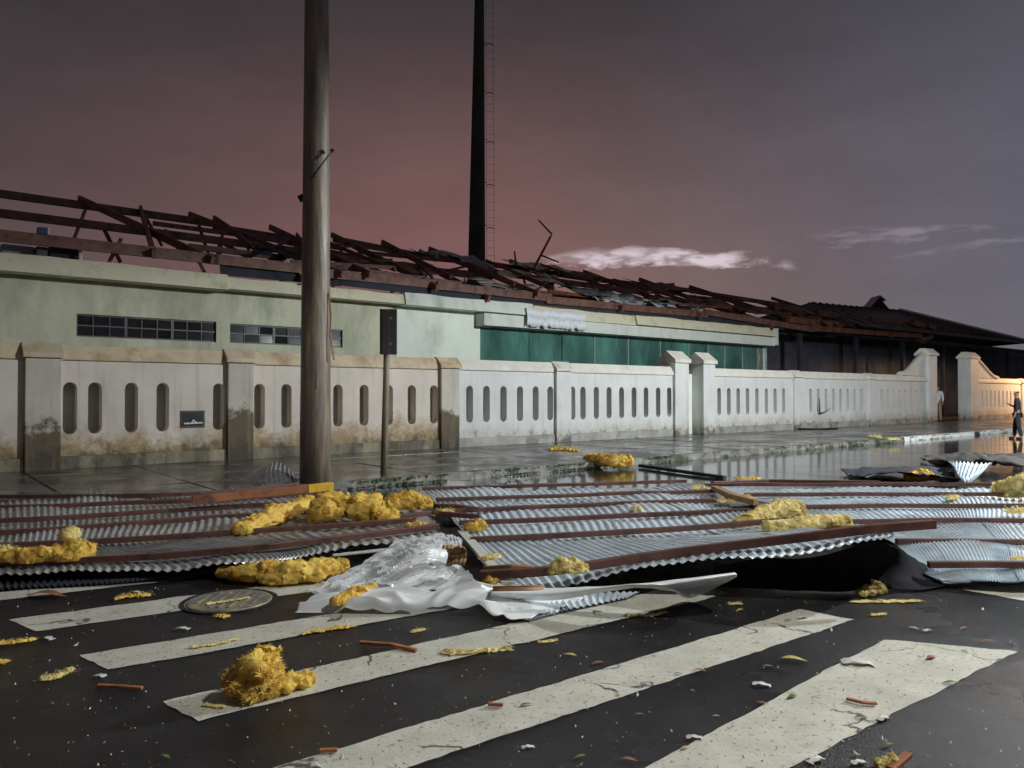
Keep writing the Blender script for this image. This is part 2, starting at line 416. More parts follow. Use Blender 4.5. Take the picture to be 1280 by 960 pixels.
# ------------------------------------------------------------------ mesh helpers
WLOC = {}
class MB:
    def __init__(s):
        s.v, s.f = [], []
    def add(s, vs, fs):
        o = len(s.v)
        s.v += [Vector(x) for x in vs]
        s.f += [tuple(i + o for i in f) for f in fs]
        return s
    def hexa(s, a, b):
        """two quads (lists of four points) bridged into a solid"""
        return s.add(list(a) + list(b), [(3, 2, 1, 0), (4, 5, 6, 7), (0, 1, 5, 4), (1, 2, 6, 5), (2, 3, 7, 6), (3, 0, 4, 7)])
    def wbox(s, s0, s1, n0, n1, z0, z1):
        return s.hexa([W(s0, n0, z0), W(s1, n0, z0), W(s1, n1, z0), W(s0, n1, z0)],
                      [W(s0, n0, z1), W(s1, n0, z1), W(s1, n1, z1), W(s0, n1, z1)])
    def beam(s, p0, p1, w, h, up=Vector((0, 0, 1))):
        p0, p1 = Vector(p0), Vector(p1)
        d = (p1 - p0).normalized()
        x = d.cross(up)
        if x.length < 1e-4:
            x = d.cross(Vector((1, 0, 0)))
        x.normalize()
        y = x.cross(d).normalized()
        q = lambda p: [p - x * w / 2 - y * h / 2, p + x * w / 2 - y * h / 2, p + x * w / 2 + y * h / 2, p - x * w / 2 + y * h / 2]
        return s.hexa(q(p0), q(p1))
    def path_beam(s, pts, w, h):
        """rectangular bar following a polyline"""
        rings = []
        for i, p in enumerate(pts):
            d = (pts[min(i + 1, len(pts) - 1)] - pts[max(i - 1, 0)]).normalized()
            x = d.cross(Vector((0, 0, 1))).normalized()
            y = x.cross(d).normalized()
            rings.append([p - x * w / 2 - y * h / 2, p + x * w / 2 - y * h / 2, p + x * w / 2 + y * h / 2, p - x * w / 2 + y * h / 2])
        return s.loft(rings)
    def loft(s, rings, cap=True):
        k = len(rings[0])
        o = len(s.v)
        for r in rings:
            s.v += [Vector(p) for p in r]
        for i in range(len(rings) - 1):
            for j in range(k):
                a, b = o + i * k + j, o + i * k + (j + 1) % k
                s.f.append((a, b, b + k, a + k))
        if cap:
            s.f.append(tuple(o + j for j in reversed(range(k))))
            s.f.append(tuple(o + (len(rings) - 1) * k + j for j in range(k)))
        return s
    def tube(s, pts, rad, seg=8, cap=True):
        pts = [Vector(p) for p in pts]
        if not isinstance(rad, (list, tuple)):
            rad = [rad] * len(pts)
        rings = []
        for i, p in enumerate(pts):
            d = (pts[min(i + 1, len(pts) - 1)] - pts[max(i - 1, 0)]).normalized()
            x = d.cross(Vector((0, 0, 1)))
            if x.length < 1e-3:
                x = Vector((1, 0, 0))
            x.normalize()
            y = x.cross(d)
            rings.append([p + (x * math.cos(2 * PI * j / seg) + y * math.sin(2 * PI * j / seg)) * rad[i] for j in range(seg)])
        return s.loft(rings, cap)
    def prism(s, poly, ext):
        """planar polygon (list of points) extruded by a vector"""
        k = len(poly)
        ext = Vector(ext)
        return s.add(list(poly) + [Vector(p) + ext for p in poly],
                     [tuple(reversed(range(k))), tuple(range(k, 2 * k))] + [(j, (j + 1) % k, k + (j + 1) % k, k + j) for j in range(k)])
    def build(s, name, m, parent=None, smooth=False, bevel=0, origin=None):
        if parent is not None:
            org = WLOC[parent.name]
        elif origin is not None:
            org = Vector(origin)
        else:
            xs = [p.x for p in s.v]; ys = [p.y for p in s.v]; zs = [p.z for p in s.v]
            org = Vector(((min(xs) + max(xs)) / 2, (min(ys) + max(ys)) / 2, min(zs)))
        me = bpy.data.meshes.new(name)
        me.from_pydata([tuple(p - org) for p in s.v], [], s.f)
        bm = bmesh.new(); bm.from_mesh(me)
        bmesh.ops.recalc_face_normals(bm, faces=bm.faces)
        bm.to_mesh(me); bm.free()
        me.materials.append(MAT[m] if isinstance(m, str) else m)
        if smooth:
            me.polygons.foreach_set('use_smooth', [True] * len(me.polygons))
        o = bpy.data.objects.new(name, me)
        COL.objects.link(o)
        WLOC[o.name] = org
        if parent is not None:
            o.parent = parent
        else:
            o.location = org
        if bevel:
            bv = o.modifiers.new('bevel', 'BEVEL')
            bv.width = bevel; bv.segments = 2; bv.limit_method = 'ANGLE'
        return o

def put(me, name, parent, wloc, rz=0.0, scale=None):
    """another object sharing mesh data"""
    o = bpy.data.objects.new(name, me)
    COL.objects.link(o)
    WLOC[o.name] = Vector(wloc)
    o.rotation_euler = (0, 0, rz)
    if scale:
        o.scale = scale
    if parent is not None:
        o.parent = parent
        o.location = Vector(wloc) - WLOC[parent.name]
    else:
        o.location = wloc
    return o
def thing(name, label, cat, loc, group=None):
    o = bpy.data.objects.new(name, None)
    COL.objects.link(o)
    o.location = loc
    o.empty_display_size = 0.2
    WLOC[o.name] = Vector(loc)
    return tag(o, label, cat, group)
def tag(o, label=None, cat=None, group=None, kind=None):
    if label: o['label'] = label
    if cat: o['category'] = cat
    if group: o['group'] = group
    if kind: o['kind'] = kind
    return o
def nz3(p, sc, octv=4):
    return mnoise.fractal(Vector(p) * sc, 0.9, 2.1, octv)

# ================================================================== SETTING
g = MB(); g.add([(-900, -900, -0.08), (900, -900, -0.08), (900, 900, -0.08), (-900, 900, -0.08)], [(0, 1, 2, 3)])
tag(g.build('ground', 'earth'), 'dark bare ground reaching the horizon behind the street', kind='structure')

KERB_N, WALL_N, WALK_Z = 10.85, 16.07, 0.13
rd = MB(); rd.add([W(-90, -14, 0), W(220, -14, 0), W(220, KERB_N, 0), W(-90, KERB_N, 0)], [(0, 1, 2, 3)])
road = tag(rd.build('road', 'asphalt'), 'wet black asphalt road with a zebra crossing', kind='structure')

# zebra stripes: outlines on the road, edges slightly ragged
def ragged(poly, z, step=0.06, amp=0.012, seed=0):
    out = []
    rnd = random.Random(seed)
    for i in range(len(poly)):
        a, b = poly[i], poly[(i + 1) % len(poly)]
        k = max(2, int((b - a).length / step))
        nrm = Vector((-(b - a).y, (b - a).x, 0)).normalized()
        for j in range(k):
            p = a.lerp(b, j / k)
            w = (mnoise.noise(Vector((p.x * 3, p.y * 3, seed))) * 1.3 + rnd.uniform(-1, 1) * 0.45) * amp
            out.append(Vector((p.x + nrm.x * w, p.y + nrm.y * w, z)))
    return out
def line_ext(a, b, k):
    return a + (b - a) * k
stripes = [
    [P(1105, 800), P(1272, 815), line_ext(P(1272, 815), P(985, 960), 1.5), line_ext(P(1105, 800), P(810, 960), 1.5)],
    [P(1000, 762), P(1068, 775), line_ext(P(1068, 775), P(505, 962), 1.2), line_ext(P(1000, 762), P(345, 960), 1.2)],
    [P(203, 878), P(248, 902), P(912, 742), P(868, 728)],
    [P(98, 820), P(135, 838), P(640, 748), P(590, 739)],
    [P(12, 775), P(45, 790), P(430, 734), P(395, 724)],
    [P(-70, 748), P(-60, 758), P(250, 722), P(225, 717)],
    [P(1195, 736), P(1310, 757), P(1520, 742), P(1340, 728)],
]
for i, q in enumerate(stripes):
    b = MB(); pl = ragged(q, 0.004, seed=i * 7 + 1)
    b.add(pl, [tuple(range(len(pl)))])
    b.build('crosswalk_stripe', 'stripe', road)

# kerb stones and pavement slabs
kb = MB(); kb.wbox(-90, 220, KERB_N + 0.02, KERB_N + 0.13, -0.06, WALK_Z - 0.012)
kerb = tag(kb.build('kerb', 'kerb'), 'worn concrete kerb along the flooded gutter', kind='structure')
ks = MB()
ks.v = [Vector(p) for p in ((0.006, 0, 0), (0.994, 0, 0), (0.994, 0.15, 0), (0.006, 0.15, 0), (0.006, 0.02, 0.15), (0.994, 0.02, 0.15), (0.994, 0.15, 0.155), (0.006, 0.15, 0.155))]
ks.f = [(3, 2, 1, 0), (4, 5, 6, 7), (0, 1, 5, 4), (1, 2, 6, 5), (2, 3, 7, 6), (3, 0, 4, 7)]
kso = ks.build('kerb_stone', 'kerb', kerb)
kme = kso.data
bpy.data.objects.remove(kso)
kme.transform(Matrix.Translation(WLOC['kerb']))
kme2 = kme.copy(); kme2.materials.clear(); kme2.materials.append(MAT['kerb_glare'])  # far stones take the whitened copy in place of wet glare
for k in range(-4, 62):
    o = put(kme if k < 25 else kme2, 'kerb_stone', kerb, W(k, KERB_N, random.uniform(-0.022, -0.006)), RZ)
pv = MB(); pv.wbox(-90, 220, KERB_N + 0.14, WALL_N + 0.6, -0.05, WALK_Z - 0.02)
walk = tag(pv.build('pavement', 'slab'), 'wet concrete pavement between the kerb and the white wall', kind='structure')
sl = MB()
sl.v = [Vector(p) for p in ((0.012, 0.012, 0), (1.788, 0.012, 0), (1.788, 1.278, 0), (0.012, 1.278, 0), (0.02, 0.02, 0.04), (1.78, 0.02, 0.04), (1.78, 1.27, 0.04), (0.02, 1.27, 0.04))]
sl.f = list(ks.f)
so = sl.build('paving_slab', 'slab', walk)
sme = so.data
bpy.data.objects.remove(so)
sme.transform(Matrix.Translation(WLOC['pavement']))
for i in range(-3, 31):
    for j in range(4):
        o = put(sme, 'paving_slab', walk, W(i * 1.8, KERB_N + 0.15 + j * 1.3, WALK_Z - 0.036 + random.uniform(-0.004, 0.002)), RZ)
        o.rotation_euler = (random.uniform(-0.003, 0.003), random.uniform(-0.003, 0.003), RZ)

# puddle standing in the gutter and on the road behind the wreckage
def puddle(pts, z, seed, label):
    b = MB(); pl = ragged(pts, z, step=0.25, amp=0.14, seed=seed)
    b.add(pl, [tuple(range(len(pl)))])
    return tag(b.build('puddle', 'water'), label, kind='structure')
puddle([W(-8, 6.6), W(4, 7.4), W(10, 5.6), W(17, 3.2), W(26, 1.4), W(40, 1.0), W(58, 2), W(60, 10.8), W(40, 10.78), W(20, 10.76), W(4, 10.79), W(-8, 10.7)], 0.006, 3, 'flooded gutter water along the kerb')

# weeds in the kerb joint
wd = MB(); rnd = random.Random(5)
def tuft(s, n, z, hgt, k):
    for _ in range(k):
        a = rnd.uniform(0, 2 * PI); r = rnd.uniform(0, 0.07)
        p = W(s, n, z) + Vector((math.cos(a) * r, math.sin(a) * r, 0))
        h = hgt * rnd.uniform(0.4, 1.2); l = rnd.uniform(0, 2 * PI); w = rnd.uniform(0.006, 0.014)
        e = p + Vector((math.cos(l) * h * 0.6, math.sin(l) * h * 0.6, h))
        sd_ = Vector((-math.sin(l), math.cos(l), 0)) * w
        wd.add([p - sd_, p + sd_, e], [(0, 1, 2)])
for a, b, dens, hh in ((5.6, 13.4, 45, 0.04), (15.0, 19.2, 20, 0.03), (18.5, 25.5, 26, 0.045), (25, 34, 12, 0.04)):
    for _ in range(int((b - a) * dens)):
        s_ = rnd.uniform(a, b)
        if nz3((s_ * 0.7, 3.1, 0), 1.0, 3) < -0.12:
            continue
        tuft(s_, KERB_N + rnd.gauss(0.0, 0.035), 0.02 if rnd.random() < 0.55 else WALK_Z - .02, hh, 9)
tag(wd.build('weeds', 'grass'), 'low green weeds and moss growing along the kerb', 'weeds', kind='stuff')

# ------------------------------------------------------------------ boundary walls
TOPZ = 2.13     # underside of the coping
def slotted(b, s0, s1, zb, zt, n0, n1, slots, sw, z0, z1):
    """wall panel between s0..s1 with round-ended slots through it"""
    K = 6
    def outline(c):
        r = sw / 2
        pts = []
        for j in range(K + 1):
            a = PI * j / K
            pts.append((c + r * math.cos(a), z1 - r + r * math.sin(a)))
        for j in range(K + 1):
            a = PI + PI * j / K
            pts.append((c + r * math.cos(a), z0 + r + r * math.sin(a)))
        return pts
    edges = [s0] + [(slots[i] + slots[i + 1]) / 2 for i in range(len(slots) - 1)] + [s1]
    if not slots:
        b.wbox(s0, s1, n0, n1, zb, zt); return
    for i, c in enumerate(slots):
        a0, a1 = edges[i], edges[i + 1]
        hol = outline(c)
        m = len(hol)
        rect = []
        for (x, z) in hol:     # push each hole vertex out to the cell rectangle
            dx, dz = x - c, z - (z0 + z1) / 2
            if z > z1 - sw / 2 + 1e-6 or z < z0 + sw / 2 - 1e-6:
                t = (x - (c - sw / 2)) / sw
                rect.append((a0 + (a1 - a0) * t, zt if dz > 0 else zb))
            else:
                rect.append((a1 if dx > 0 else a0, zt if dz > 0 else zb))
        for nn in (n0, n1):
            b.add([W(x, nn, z) for x, z in hol] + [W(x, nn, z) for x, z in rect],
                  [(j, (j + 1) % m, m + (j + 1) % m, m + j) for j in range(m)])
        b.add([W(x, n0, z) for x, z in hol] + [W(x, n1, z) for x, z in hol],
              [(j, (j + 1) % m, m + (j + 1) % m, m + j) for j in range(m)])
    b.add([W(s0, n0, zt), W(s1, n0, zt), W(s1, n1, zt), W(s0, n1, zt)], [(0, 1, 2, 3)])

def coping_prof(n0, n1, z):
    c = (n0 + n1) / 2
    return [(n0 - 0.055, z), (n1 + 0.055, z), (n1 + 0.055, z + 0.085), (c + 0.05, z + 0.285), (c - 0.05, z + 0.285), (n0 - 0.055, z + 0.085)]
def pillar(root, s0, s1, old, top=TOPZ, wm=None):
    wm = 'pillar_old' if old else 'wall_new'
    n0, n1 = WALL_N - 0.10, WALL_N + 0.36
    b = MB(); b.wbox(s0, s1, n0, n1, 0.05, top + 0.02)
    p = b.build('pillar', wm, root, bevel=0.012)
    b = MB()
    pr = coping_prof(n0, n1, top + 0.022)
    b.prism([W(s0 - 0.045, n, z + 0.012) for n, z in pr], DX * (s1 - s0 + 0.09))
    b.build('pillar_cap', 'coping' if old else 'coping_new', p, bevel=0.012)
def bay(root, s0, s1, slots, old, sw=0.235):
    b = MB()
    slotted(b, s0, s1, 0.36, TOPZ, WALL_N, WALL_N + 0.26, slots, sw, 0.76, 1.73)
    b.build('panel', 'wall_old_warm' if old else 'wall_new', root)
    b = MB(); b.wbox(s0 + .02, s1 - .02, WALL_N + 0.262, WALL_N + 0.285, 0.4, TOPZ - 0.02)
    b.build('slot_backing', 'slotback', root)
    b = MB(); b.wbox(s0, s1, WALL_N - 0.035, WALL_N + 0.30, 0.05, 0.357)
    b.build('plinth', 'plinth' if old else 'plinth_new', root, bevel=0.012)
    b = MB(); b.prism([W(s0, n, z) for n, z in coping_prof(WALL_N, WALL_N + 0.26, TOPZ + 0.003)], DX * (s1 - s0))
    b.build('coping', 'coping' if old else 'coping_new', root, bevel=0.012)
def gatepost(root, s0, s1, n0, n1, top, matn='wall_new'):
    b = MB(); b.wbox(s0, s1, n0, n1, 0.05, top - 0.42)
    p = b.build('gatepost', matn, root, bevel=0.012)
    c = (n0 + n1) / 2
    b = MB()
    b.prism([W(s0 - 0.06, n, z) for n, z in ((n0 - 0.06, top - 0.418), (n1 + 0.06, top - 0.418), (n1 + 0.06, top - 0.30), (c, top), (n0 - 0.06, top - 0.30))], DX * (s1 - s0 + 0.12))
    b.build('gabled_cap', 'coping_new', p, bevel=0.012)
def slots_between(a, b, first, pitch):
    r = []
    x = first
    while x < b - 0.17:
        r.append(x); x += pitch
    return r

wall1 = thing('boundary_wall', 'long white slotted wall on the left, stained brown along its foot', 'wall', W(10, WALL_N, 0.1))
bay(wall1, -6.0, 1.84, slots_between(-6, 1.84, -5.6, 0.62), True)
pillar(wall1, 1.84, 2.40, True)
bay(wall1, 2.40, 5.42, [2.56, 2.97, 3.60, 4.17, 5.26], True)
pillar(wall1, 5.42, 5.96, True)
bay(wall1, 5.96, 10.74, [6.12, 6.72, 7.35, 7.95, 8.62, 9.28, 9.93, 10.58], True)
pillar(wall1, 10.74, 11.30, True)
bay(wall1, 11.30, 14.68, [11.69, 12.24, 12.82, 13.40, 13.97, 14.52], False, 0.22)
pillar(wall1, 14.68, 15.26, False)
bay(wall1, 15.26, 19.95, [15.40, 15.82, 16.38, 16.93, 17.49, 18.06, 18.63, 19.22, 19.78], False, 0.22)
gatepost(wall1, 19.95, 20.66, WALL_N - 0.12, WALL_N + 0.55, 2.96)
# electric meter niche in the second bay
b = MB(); b.wbox(4.50, 4.98, WALL_N - 0.012, WALL_N + 0.02, 0.82, 1.17)
nb = b.build('meter_box', 'frame', wall1, bevel=0.006)
b = MB(); b.wbox(4.54, 4.94, WALL_N - 0.016, WALL_N - 0.013, 0.86, 1.13)
b.build('box_opening', 'black', nb)
b = MB(); b.tube([W(4.56, WALL_N - 0.035, 0.91), W(4.92, WALL_N - 0.035, 0.92)], 0.018, 8)
b.tube([W(4.70, WALL_N - 0.035, 0.91), W(4.74, WALL_N - 0.035, 0.98), W(4.80, WALL_N - 0.035, 0.92)], 0.02, 8)
b.build('pipe', 'pipe', nb)

wall2 = thing('boundary_wall', 'white slotted wall in the middle, from the narrow gate to the swept-up end post', 'wall', W(30, WALL_N, 0.1))
gatepost(wall2, 21.46, 22.12, WALL_N - 0.12, WALL_N + 0.55, 2.96)
bay(wall2, 22.12, 27.26, [22.50, 23.07, 23.64, 24.22, 24.82, 25.44, 26.03, 26.62], False, 0.22)
pillar(wall2, 27.26, 27.88, False)
bay(wall2, 27.88, 33.40, [28.6, 29.2, 29.8, 30.4, 31.0, 31.6, 32.2, 32.8], False, 0.22)
pillar(wall2, 33.40, 33.95, False)
bay(wall2, 33.95, 39.45, [34.7, 35.3, 35.9, 36.5, 37.1, 37.7, 38.3, 38.9], False, 0.22)
def swept(root, sa, sb, dirn):
    """the wall top sweeping up to the end post; sa low end, sb high end"""
    N = 14
    poly = []
    for i in range(N + 1):
        t = i / N
        poly.append((sa + (sb - sa) * t, TOPZ + 0.27 + 1.05 * (t * t * (2.2 - 1.2 * t)) ))
    b = MB()
    for i in range(N):
        (x0, z0), (x1, z1) = poly[i], poly[i + 1]
        b.hexa([W(x0, WALL_N + 0.02, TOPZ + 0.27), W(x1, WALL_N + 0.02, TOPZ + 0.27), W(x1, WALL_N + 0.24, TOPZ + 0.27), W(x0, WALL_N + 0.24, TOPZ + 0.27)],
               [W(x0, WALL_N + 0.02, z0 + 0.004), W(x1, WALL_N + 0.02, z1 + 0.004), W(x1, WALL_N + 0.24, z1 + 0.004), W(x0, WALL_N + 0.24, z0 + 0.004)])
    b.build('swept_panel', 'wall_new', root)
    b = MB(); rings = []
    for x, z in poly:
        rings.append([W(x, WALL_N - 0.06, z), W(x, WALL_N + 0.32, z), W(x, WALL_N + 0.32, z + 0.09), W(x, WALL_N + 0.18, z + 0.18), W(x, WALL_N + 0.08, z + 0.18), W(x, WALL_N - 0.06, z + 0.09)])
    b.loft(rings)
    b.build('swept_coping', 'coping_new', root)
swept(wall2, 36.9, 39.45, 1)
def endpost(root, s0, s1):
    b = MB(); b.wbox(s0, s1, WALL_N - 0.14, WALL_N + 0.5, 0.05, 3.42)
    p = b.build('end_post', 'wall_new', root, bevel=0.015)
    b = MB(); c = WALL_N + 0.18
    b.prism([W(s0 - 0.06, n, z) for n, z in ((WALL_N - 0.22, 3.422), (WALL_N + 0.58, 3.422), (WALL_N + 0.58, 3.52), (c + .12, 3.78), (c - .12, 3.78), (WALL_N - 0.22, 3.52))], DX * (s1 - s0 + 0.12))
    b.build('post_cap', 'coping_new', p, bevel=0.015)
endpost(wall2, 39.45, 40.35)
wall3 = thing('boundary_wall', 'white slotted wall at the far right beyond the open gateway, lit orange', 'wall', W(52, WALL_N, 0.1))
endpost(wall3, 44.6, 45.7)
swept(wall3, 49.0, 45.7, -1)
bay(wall3, 45.7, 52.6, [46.6 + 0.62 * k for k in range(9)], False, 0.24)
pillar(wall3, 52.6, 53.3, False)
bay(wall3, 53.3, 60.0, [54.0 + 0.62 * k for k in range(9)], False, 0.24)
# recessed door leaf between the gateposts
dr = thing('side_gate', 'narrow pale metal door set back between the two gabled gateposts', 'gate', W(21.06, WALL_N + 0.4, WALK_Z))
b = MB(); b.wbox(20.67, 21.45, WALL_N + 0.36, WALL_N + 0.40, WALK_Z, 2.2)
b.build('door_leaf', 'whitefascia', dr, bevel=0.006)
for z in (0.35, 1.15, 1.95):
    b = MB(); b.wbox(20.72, 21.40, WALL_N + 0.335, WALL_N + 0.358, z, z + 0.07); b.build('door_rail', 'whitefascia', dr)
b = MB(); b.tube([W(20.76, WALL_N + 0.31, 1.05), W(20.76, WALL_N + 0.31, 1.25)], 0.014, 6); b.build('door_handle', 'frame', dr)
# short pipe and twig by the second bay of the middle wall
b = MB(); b.tube([W(27.3, WALL_N - 0.2, WALK_Z + 0.03), W(28.0, WALL_N - 0.75, WALK_Z + 0.03), W(28.55, WALL_N - 1.15, WALK_Z + 0.04)], 0.035, 7)
tag(b.build('drain_pipe', 'black', smooth=True), 'short dark drain pipe sticking out over the pavement from the white wall', 'pipe')
b = MB(); b.tube([W(29.2, WALL_N - 0.03, 1.35), W(29.22, WALL_N - 0.05, 1.0), W(29.18, WALL_N - 0.06, 0.68)], [0.018, 0.025, 0.03], 6)
b.tube([W(29.2, WALL_N - 0.05, 0.72), W(29.5, WALL_N - 0.12, 0.78), W(29.85, WALL_N - 0.16, 0.92)], [0.03, 0.022, 0.01], 6)
tag(b.build('branch', 'black', smooth=True), 'broken dark branch caught in a slot of the white wall', 'branch')

# ------------------------------------------------------------------ damaged building behind the wall
BN = 22.0
S_END = SU(970, BN - 0.6)
S_G0 = SU(600, BN)
bld = thing('damaged_building', 'long pale green building with its roof stripped to rusty beams', 'building', W(18, BN, 0))
def wall_holes(b, s0, s1, z0, z1, holes, n0, n1):
    ss = sorted({s0, s1, *[h[0] for h in holes], *[h[1] for h in holes]})
    zs = sorted({z0, z1, *[h[2] for h in holes], *[h[3] for h in holes]})
    inside = lambda s, z: any(h[0] < s < h[1] and h[2] < z < h[3] for h in holes)
    for i in range(len(ss) - 1):
        for j in range(len(zs) - 1):
            if inside((ss[i] + ss[i + 1]) / 2, (zs[j] + zs[j + 1]) / 2):
                continue
            b.add([W(ss[i], n0, zs[j]), W(ss[i + 1], n0, zs[j]), W(ss[i + 1], n0, zs[j + 1]), W(ss[i], n0, zs[j + 1])], [(0, 1, 2, 3)])
            b.add([W(ss[i], n1, zs[j]), W(ss[i + 1], n1, zs[j]), W(ss[i + 1], n1, zs[j + 1]), W(ss[i], n1, zs[j + 1])], [(3, 2, 1, 0)])
    for h in holes:
        for q in ([(h[0], h[2]), (h[1], h[2])], [(h[1], h[2]), (h[1], h[3])], [(h[1], h[3]), (h[0], h[3])], [(h[0], h[3]), (h[0], h[2])]):
            (a, c), (d, e) = q
            b.add([W(a, n0, c), W(d, n0, e), W(d, n1, e), W(a, n1, c)], [(0, 1, 2, 3)])
w1 = (SU(95, BN), SU(270, BN), 2.98, 3.56)
w2 = (SU(287, BN), SU(428, BN), 2.98, 3.54)
gl = (S_G0, S_END - 0.15, 0.9, 3.93)
S_MID = SU(495.5, BN)
b = MB(); wall_holes(b, -9.0, S_MID, 0, 4.85, [w1, w2], BN, BN + 0.25)
b.wbox(-9, -8.9, BN + .01, BN + 9, 0, 4.84)
b.build('facade', 'green_dimmed', bld)
b = MB(); wall_holes(b, S_MID, S_END, 0, 4.85, [gl], BN - .004, BN + 0.25)
b.build('facade', 'green', bld)
for wi, (a0, a1, z0, z1) in enumerate((w1, w2)):
    k = 9 if wi == 0 else 8
    b = MB()
    for z in (z0 + 0.02, z1 - 0.02):
        b.wbox(a0, a1, BN + 0.07, BN + 0.12, z - 0.02, z + 0.02)
    win = b.build('window', 'frame', bld)
    pw = (a1 - a0) / k
    for i in range(k + 1):
        c = a0 + pw * i
        t = 0.035 if i % 3 == 0 else 0.014
        b = MB(); b.wbox(max(a0, c - t), min(a1, c + t), BN + 0.065, BN + 0.115, z0 + 0.042, z1 - 0.042); b.build('mullion', 'frame', win)
    b = MB(); b.wbox(a0, a1, BN + 0.055, BN + 0.064, (z0 + z1) / 2 - 0.018, (z0 + z1) / 2 + 0.018); b.build('glazing_bar', 'frame', win)
    for i in range(k):
        for j in range(2):
            c0, c1 = a0 + pw * i + 0.036, a0 + pw * (i + 1) - 0.036
            d0, d1 = (z0 + 0.045, (z0 + z1) / 2 - 0.02) if j == 0 else ((z0 + z1) / 2 + 0.02, z1 - 0.045)
            b = MB(); tl = random.uniform(-0.03, 0.05)
            b.hexa([W(c0, BN + 0.09 - tl, d0), W(c1, BN + 0.09 - tl, d0), W(c1, BN + 0.096 - tl, d0), W(c0, BN + 0.096 - tl, d0)],
                   [W(c0, BN + 0.09, d1), W(c1, BN + 0.09, d1), W(c1, BN + 0.096, d1), W(c0, BN + 0.096, d1)])
            b.build('pane', 'glass_dark', win)
# interior behind the small windows
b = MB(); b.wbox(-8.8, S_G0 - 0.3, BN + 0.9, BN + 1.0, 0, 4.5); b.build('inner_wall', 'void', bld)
# green glazing: panes between thin mullions
mu = [600, 663, 704, 744, 786, 826, 862, 886, 907, 929, 948]
gs = [SU(u, BN) for u in mu] + [S_END - 0.15]
for i in range(len(gs) - 1):
    b = MB(); t = random.uniform(-0.01, 0.01)
    b.hexa([W(gs[i] + 0.03, BN + 0.06 + t, 0.9), W(gs[i + 1] - 0.03, BN + 0.06 - t, 0.9), W(gs[i + 1] - 0.03, BN + 0.075 - t, 0.9), W(gs[i] + 0.03, BN + 0.075 + t, 0.9)],
           [W(gs[i] + 0.03, BN + 0.06 + t, 3.93), W(gs[i + 1] - 0.03, BN + 0.06 - t, 3.93), W(gs[i + 1] - 0.03, BN + 0.075 - t, 3.93), W(gs[i] + 0.03, BN + 0.075 + t, 3.93)])
    b.build('pane', 'glass_green', bld)
for sg in gs[1:]:
    b = MB(); b.wbox(sg - 0.028, sg + 0.028, BN + 0.02, BN + 0.11, 0.9, 3.93); b.build('mullion', 'mull' if sg > gs[2] else 'glass_green', bld)
# eaves slab: sections of unequal colour, top edge broken
def fascia(s0, s1, n0, z0, z1, m):
    b = MB(); k = max(3, int((s1 - s0) / 0.35))
    rnd_ = random.Random(int(s0 * 10))
    zz = z1
    for i in range(k):
        a, c = s0 + (s1 - s0) * i / k, s0 + (s1 - s0) * (i + 1) / k
        zt = z1 + 0.05 * mnoise.noise(Vector((a * 0.9, 1.3, 0)))
        zt2 = z1 + 0.05 * mnoise.noise(Vector((c * 0.9, 1.3, 0)))
        b.hexa([W(a, n0, z0), W(c, n0, z0), W(c, BN - 0.01, z0), W(a, BN - 0.01, z0)], [W(a, n0 + 0.1, zt), W(c, n0 + 0.1, zt2), W(c, BN - 0.01, zt2), W(a, BN - 0.01, zt)])
    return b.build('eaves_slab', m, bld)
fascia(-9.0, SU(276, BN), BN - 0.62, 4.42, 4.86, 'cream')
fascia(SU(277, BN), SU(495, BN), BN - 0.55, 4.46, 4.80, 'cream')
fascia(SU(496, BN), SU(655, BN), BN - 0.60, 4.44, 4.86, 'whitefascia')
fascia(SU(656, BN), SU(782, BN), BN - 0.60, 4.40, 4.80, 'cream')
fascia(SU(783, BN), S_END, BN - 0.64, 4.44, 4.84, 'cream')
b = MB(); b.wbox(S_G0 - 0.2, S_END + 0.08, BN - 0.52, BN - 0.012, 3.96, 4.395); b.build('lintel', 'whitefascia', bld, bevel=0.01)
b = MB(); b.wbox(S_END + 0.002, S_END + 0.09, BN - 0.7, BN + 0.6, 4.0, 4.86); b.build('fascia_end', 'whitefascia', bld)
b = MB(); b.tube([W(S_END - 0.02, BN - 0.05, 0.1), W(S_END - 0.02, BN - 0.05, 3.95)], 0.05, 8); b.build('corner_post', 'mull', bld)
# bright strip added to stand in for a glare reflection over the lintel
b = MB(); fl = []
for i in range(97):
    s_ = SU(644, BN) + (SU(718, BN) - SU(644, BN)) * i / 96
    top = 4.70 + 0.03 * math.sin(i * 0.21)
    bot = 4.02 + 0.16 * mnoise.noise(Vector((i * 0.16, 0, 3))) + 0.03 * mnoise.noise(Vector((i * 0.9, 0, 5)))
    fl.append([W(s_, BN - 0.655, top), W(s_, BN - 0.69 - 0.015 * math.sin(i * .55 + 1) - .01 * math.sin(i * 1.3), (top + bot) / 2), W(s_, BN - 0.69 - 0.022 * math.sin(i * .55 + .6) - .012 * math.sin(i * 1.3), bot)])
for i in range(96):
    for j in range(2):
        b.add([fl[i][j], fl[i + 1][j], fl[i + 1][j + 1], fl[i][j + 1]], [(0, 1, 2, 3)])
fo = b.build('fascia_glare', 'glare_strip', bld, smooth=True)
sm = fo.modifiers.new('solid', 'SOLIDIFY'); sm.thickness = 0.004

# roof skeleton
EN, RN_ = 21.55, 29.5
def roofz(n):
    return 5.25 + (n - EN) * (8.0 - 5.25) / (RN_ - EN)
rnd = random.Random(11)
def rp(s, n, dz=0.0):
    return W(s, n, roofz(n) + dz)
ru = [-120, -40, 100, 175, 240, 270, 337, 420, 483, 543, 640, 732, 805, 865, 970, 1012]
rs = [SU(u, RN_) for u in ru]
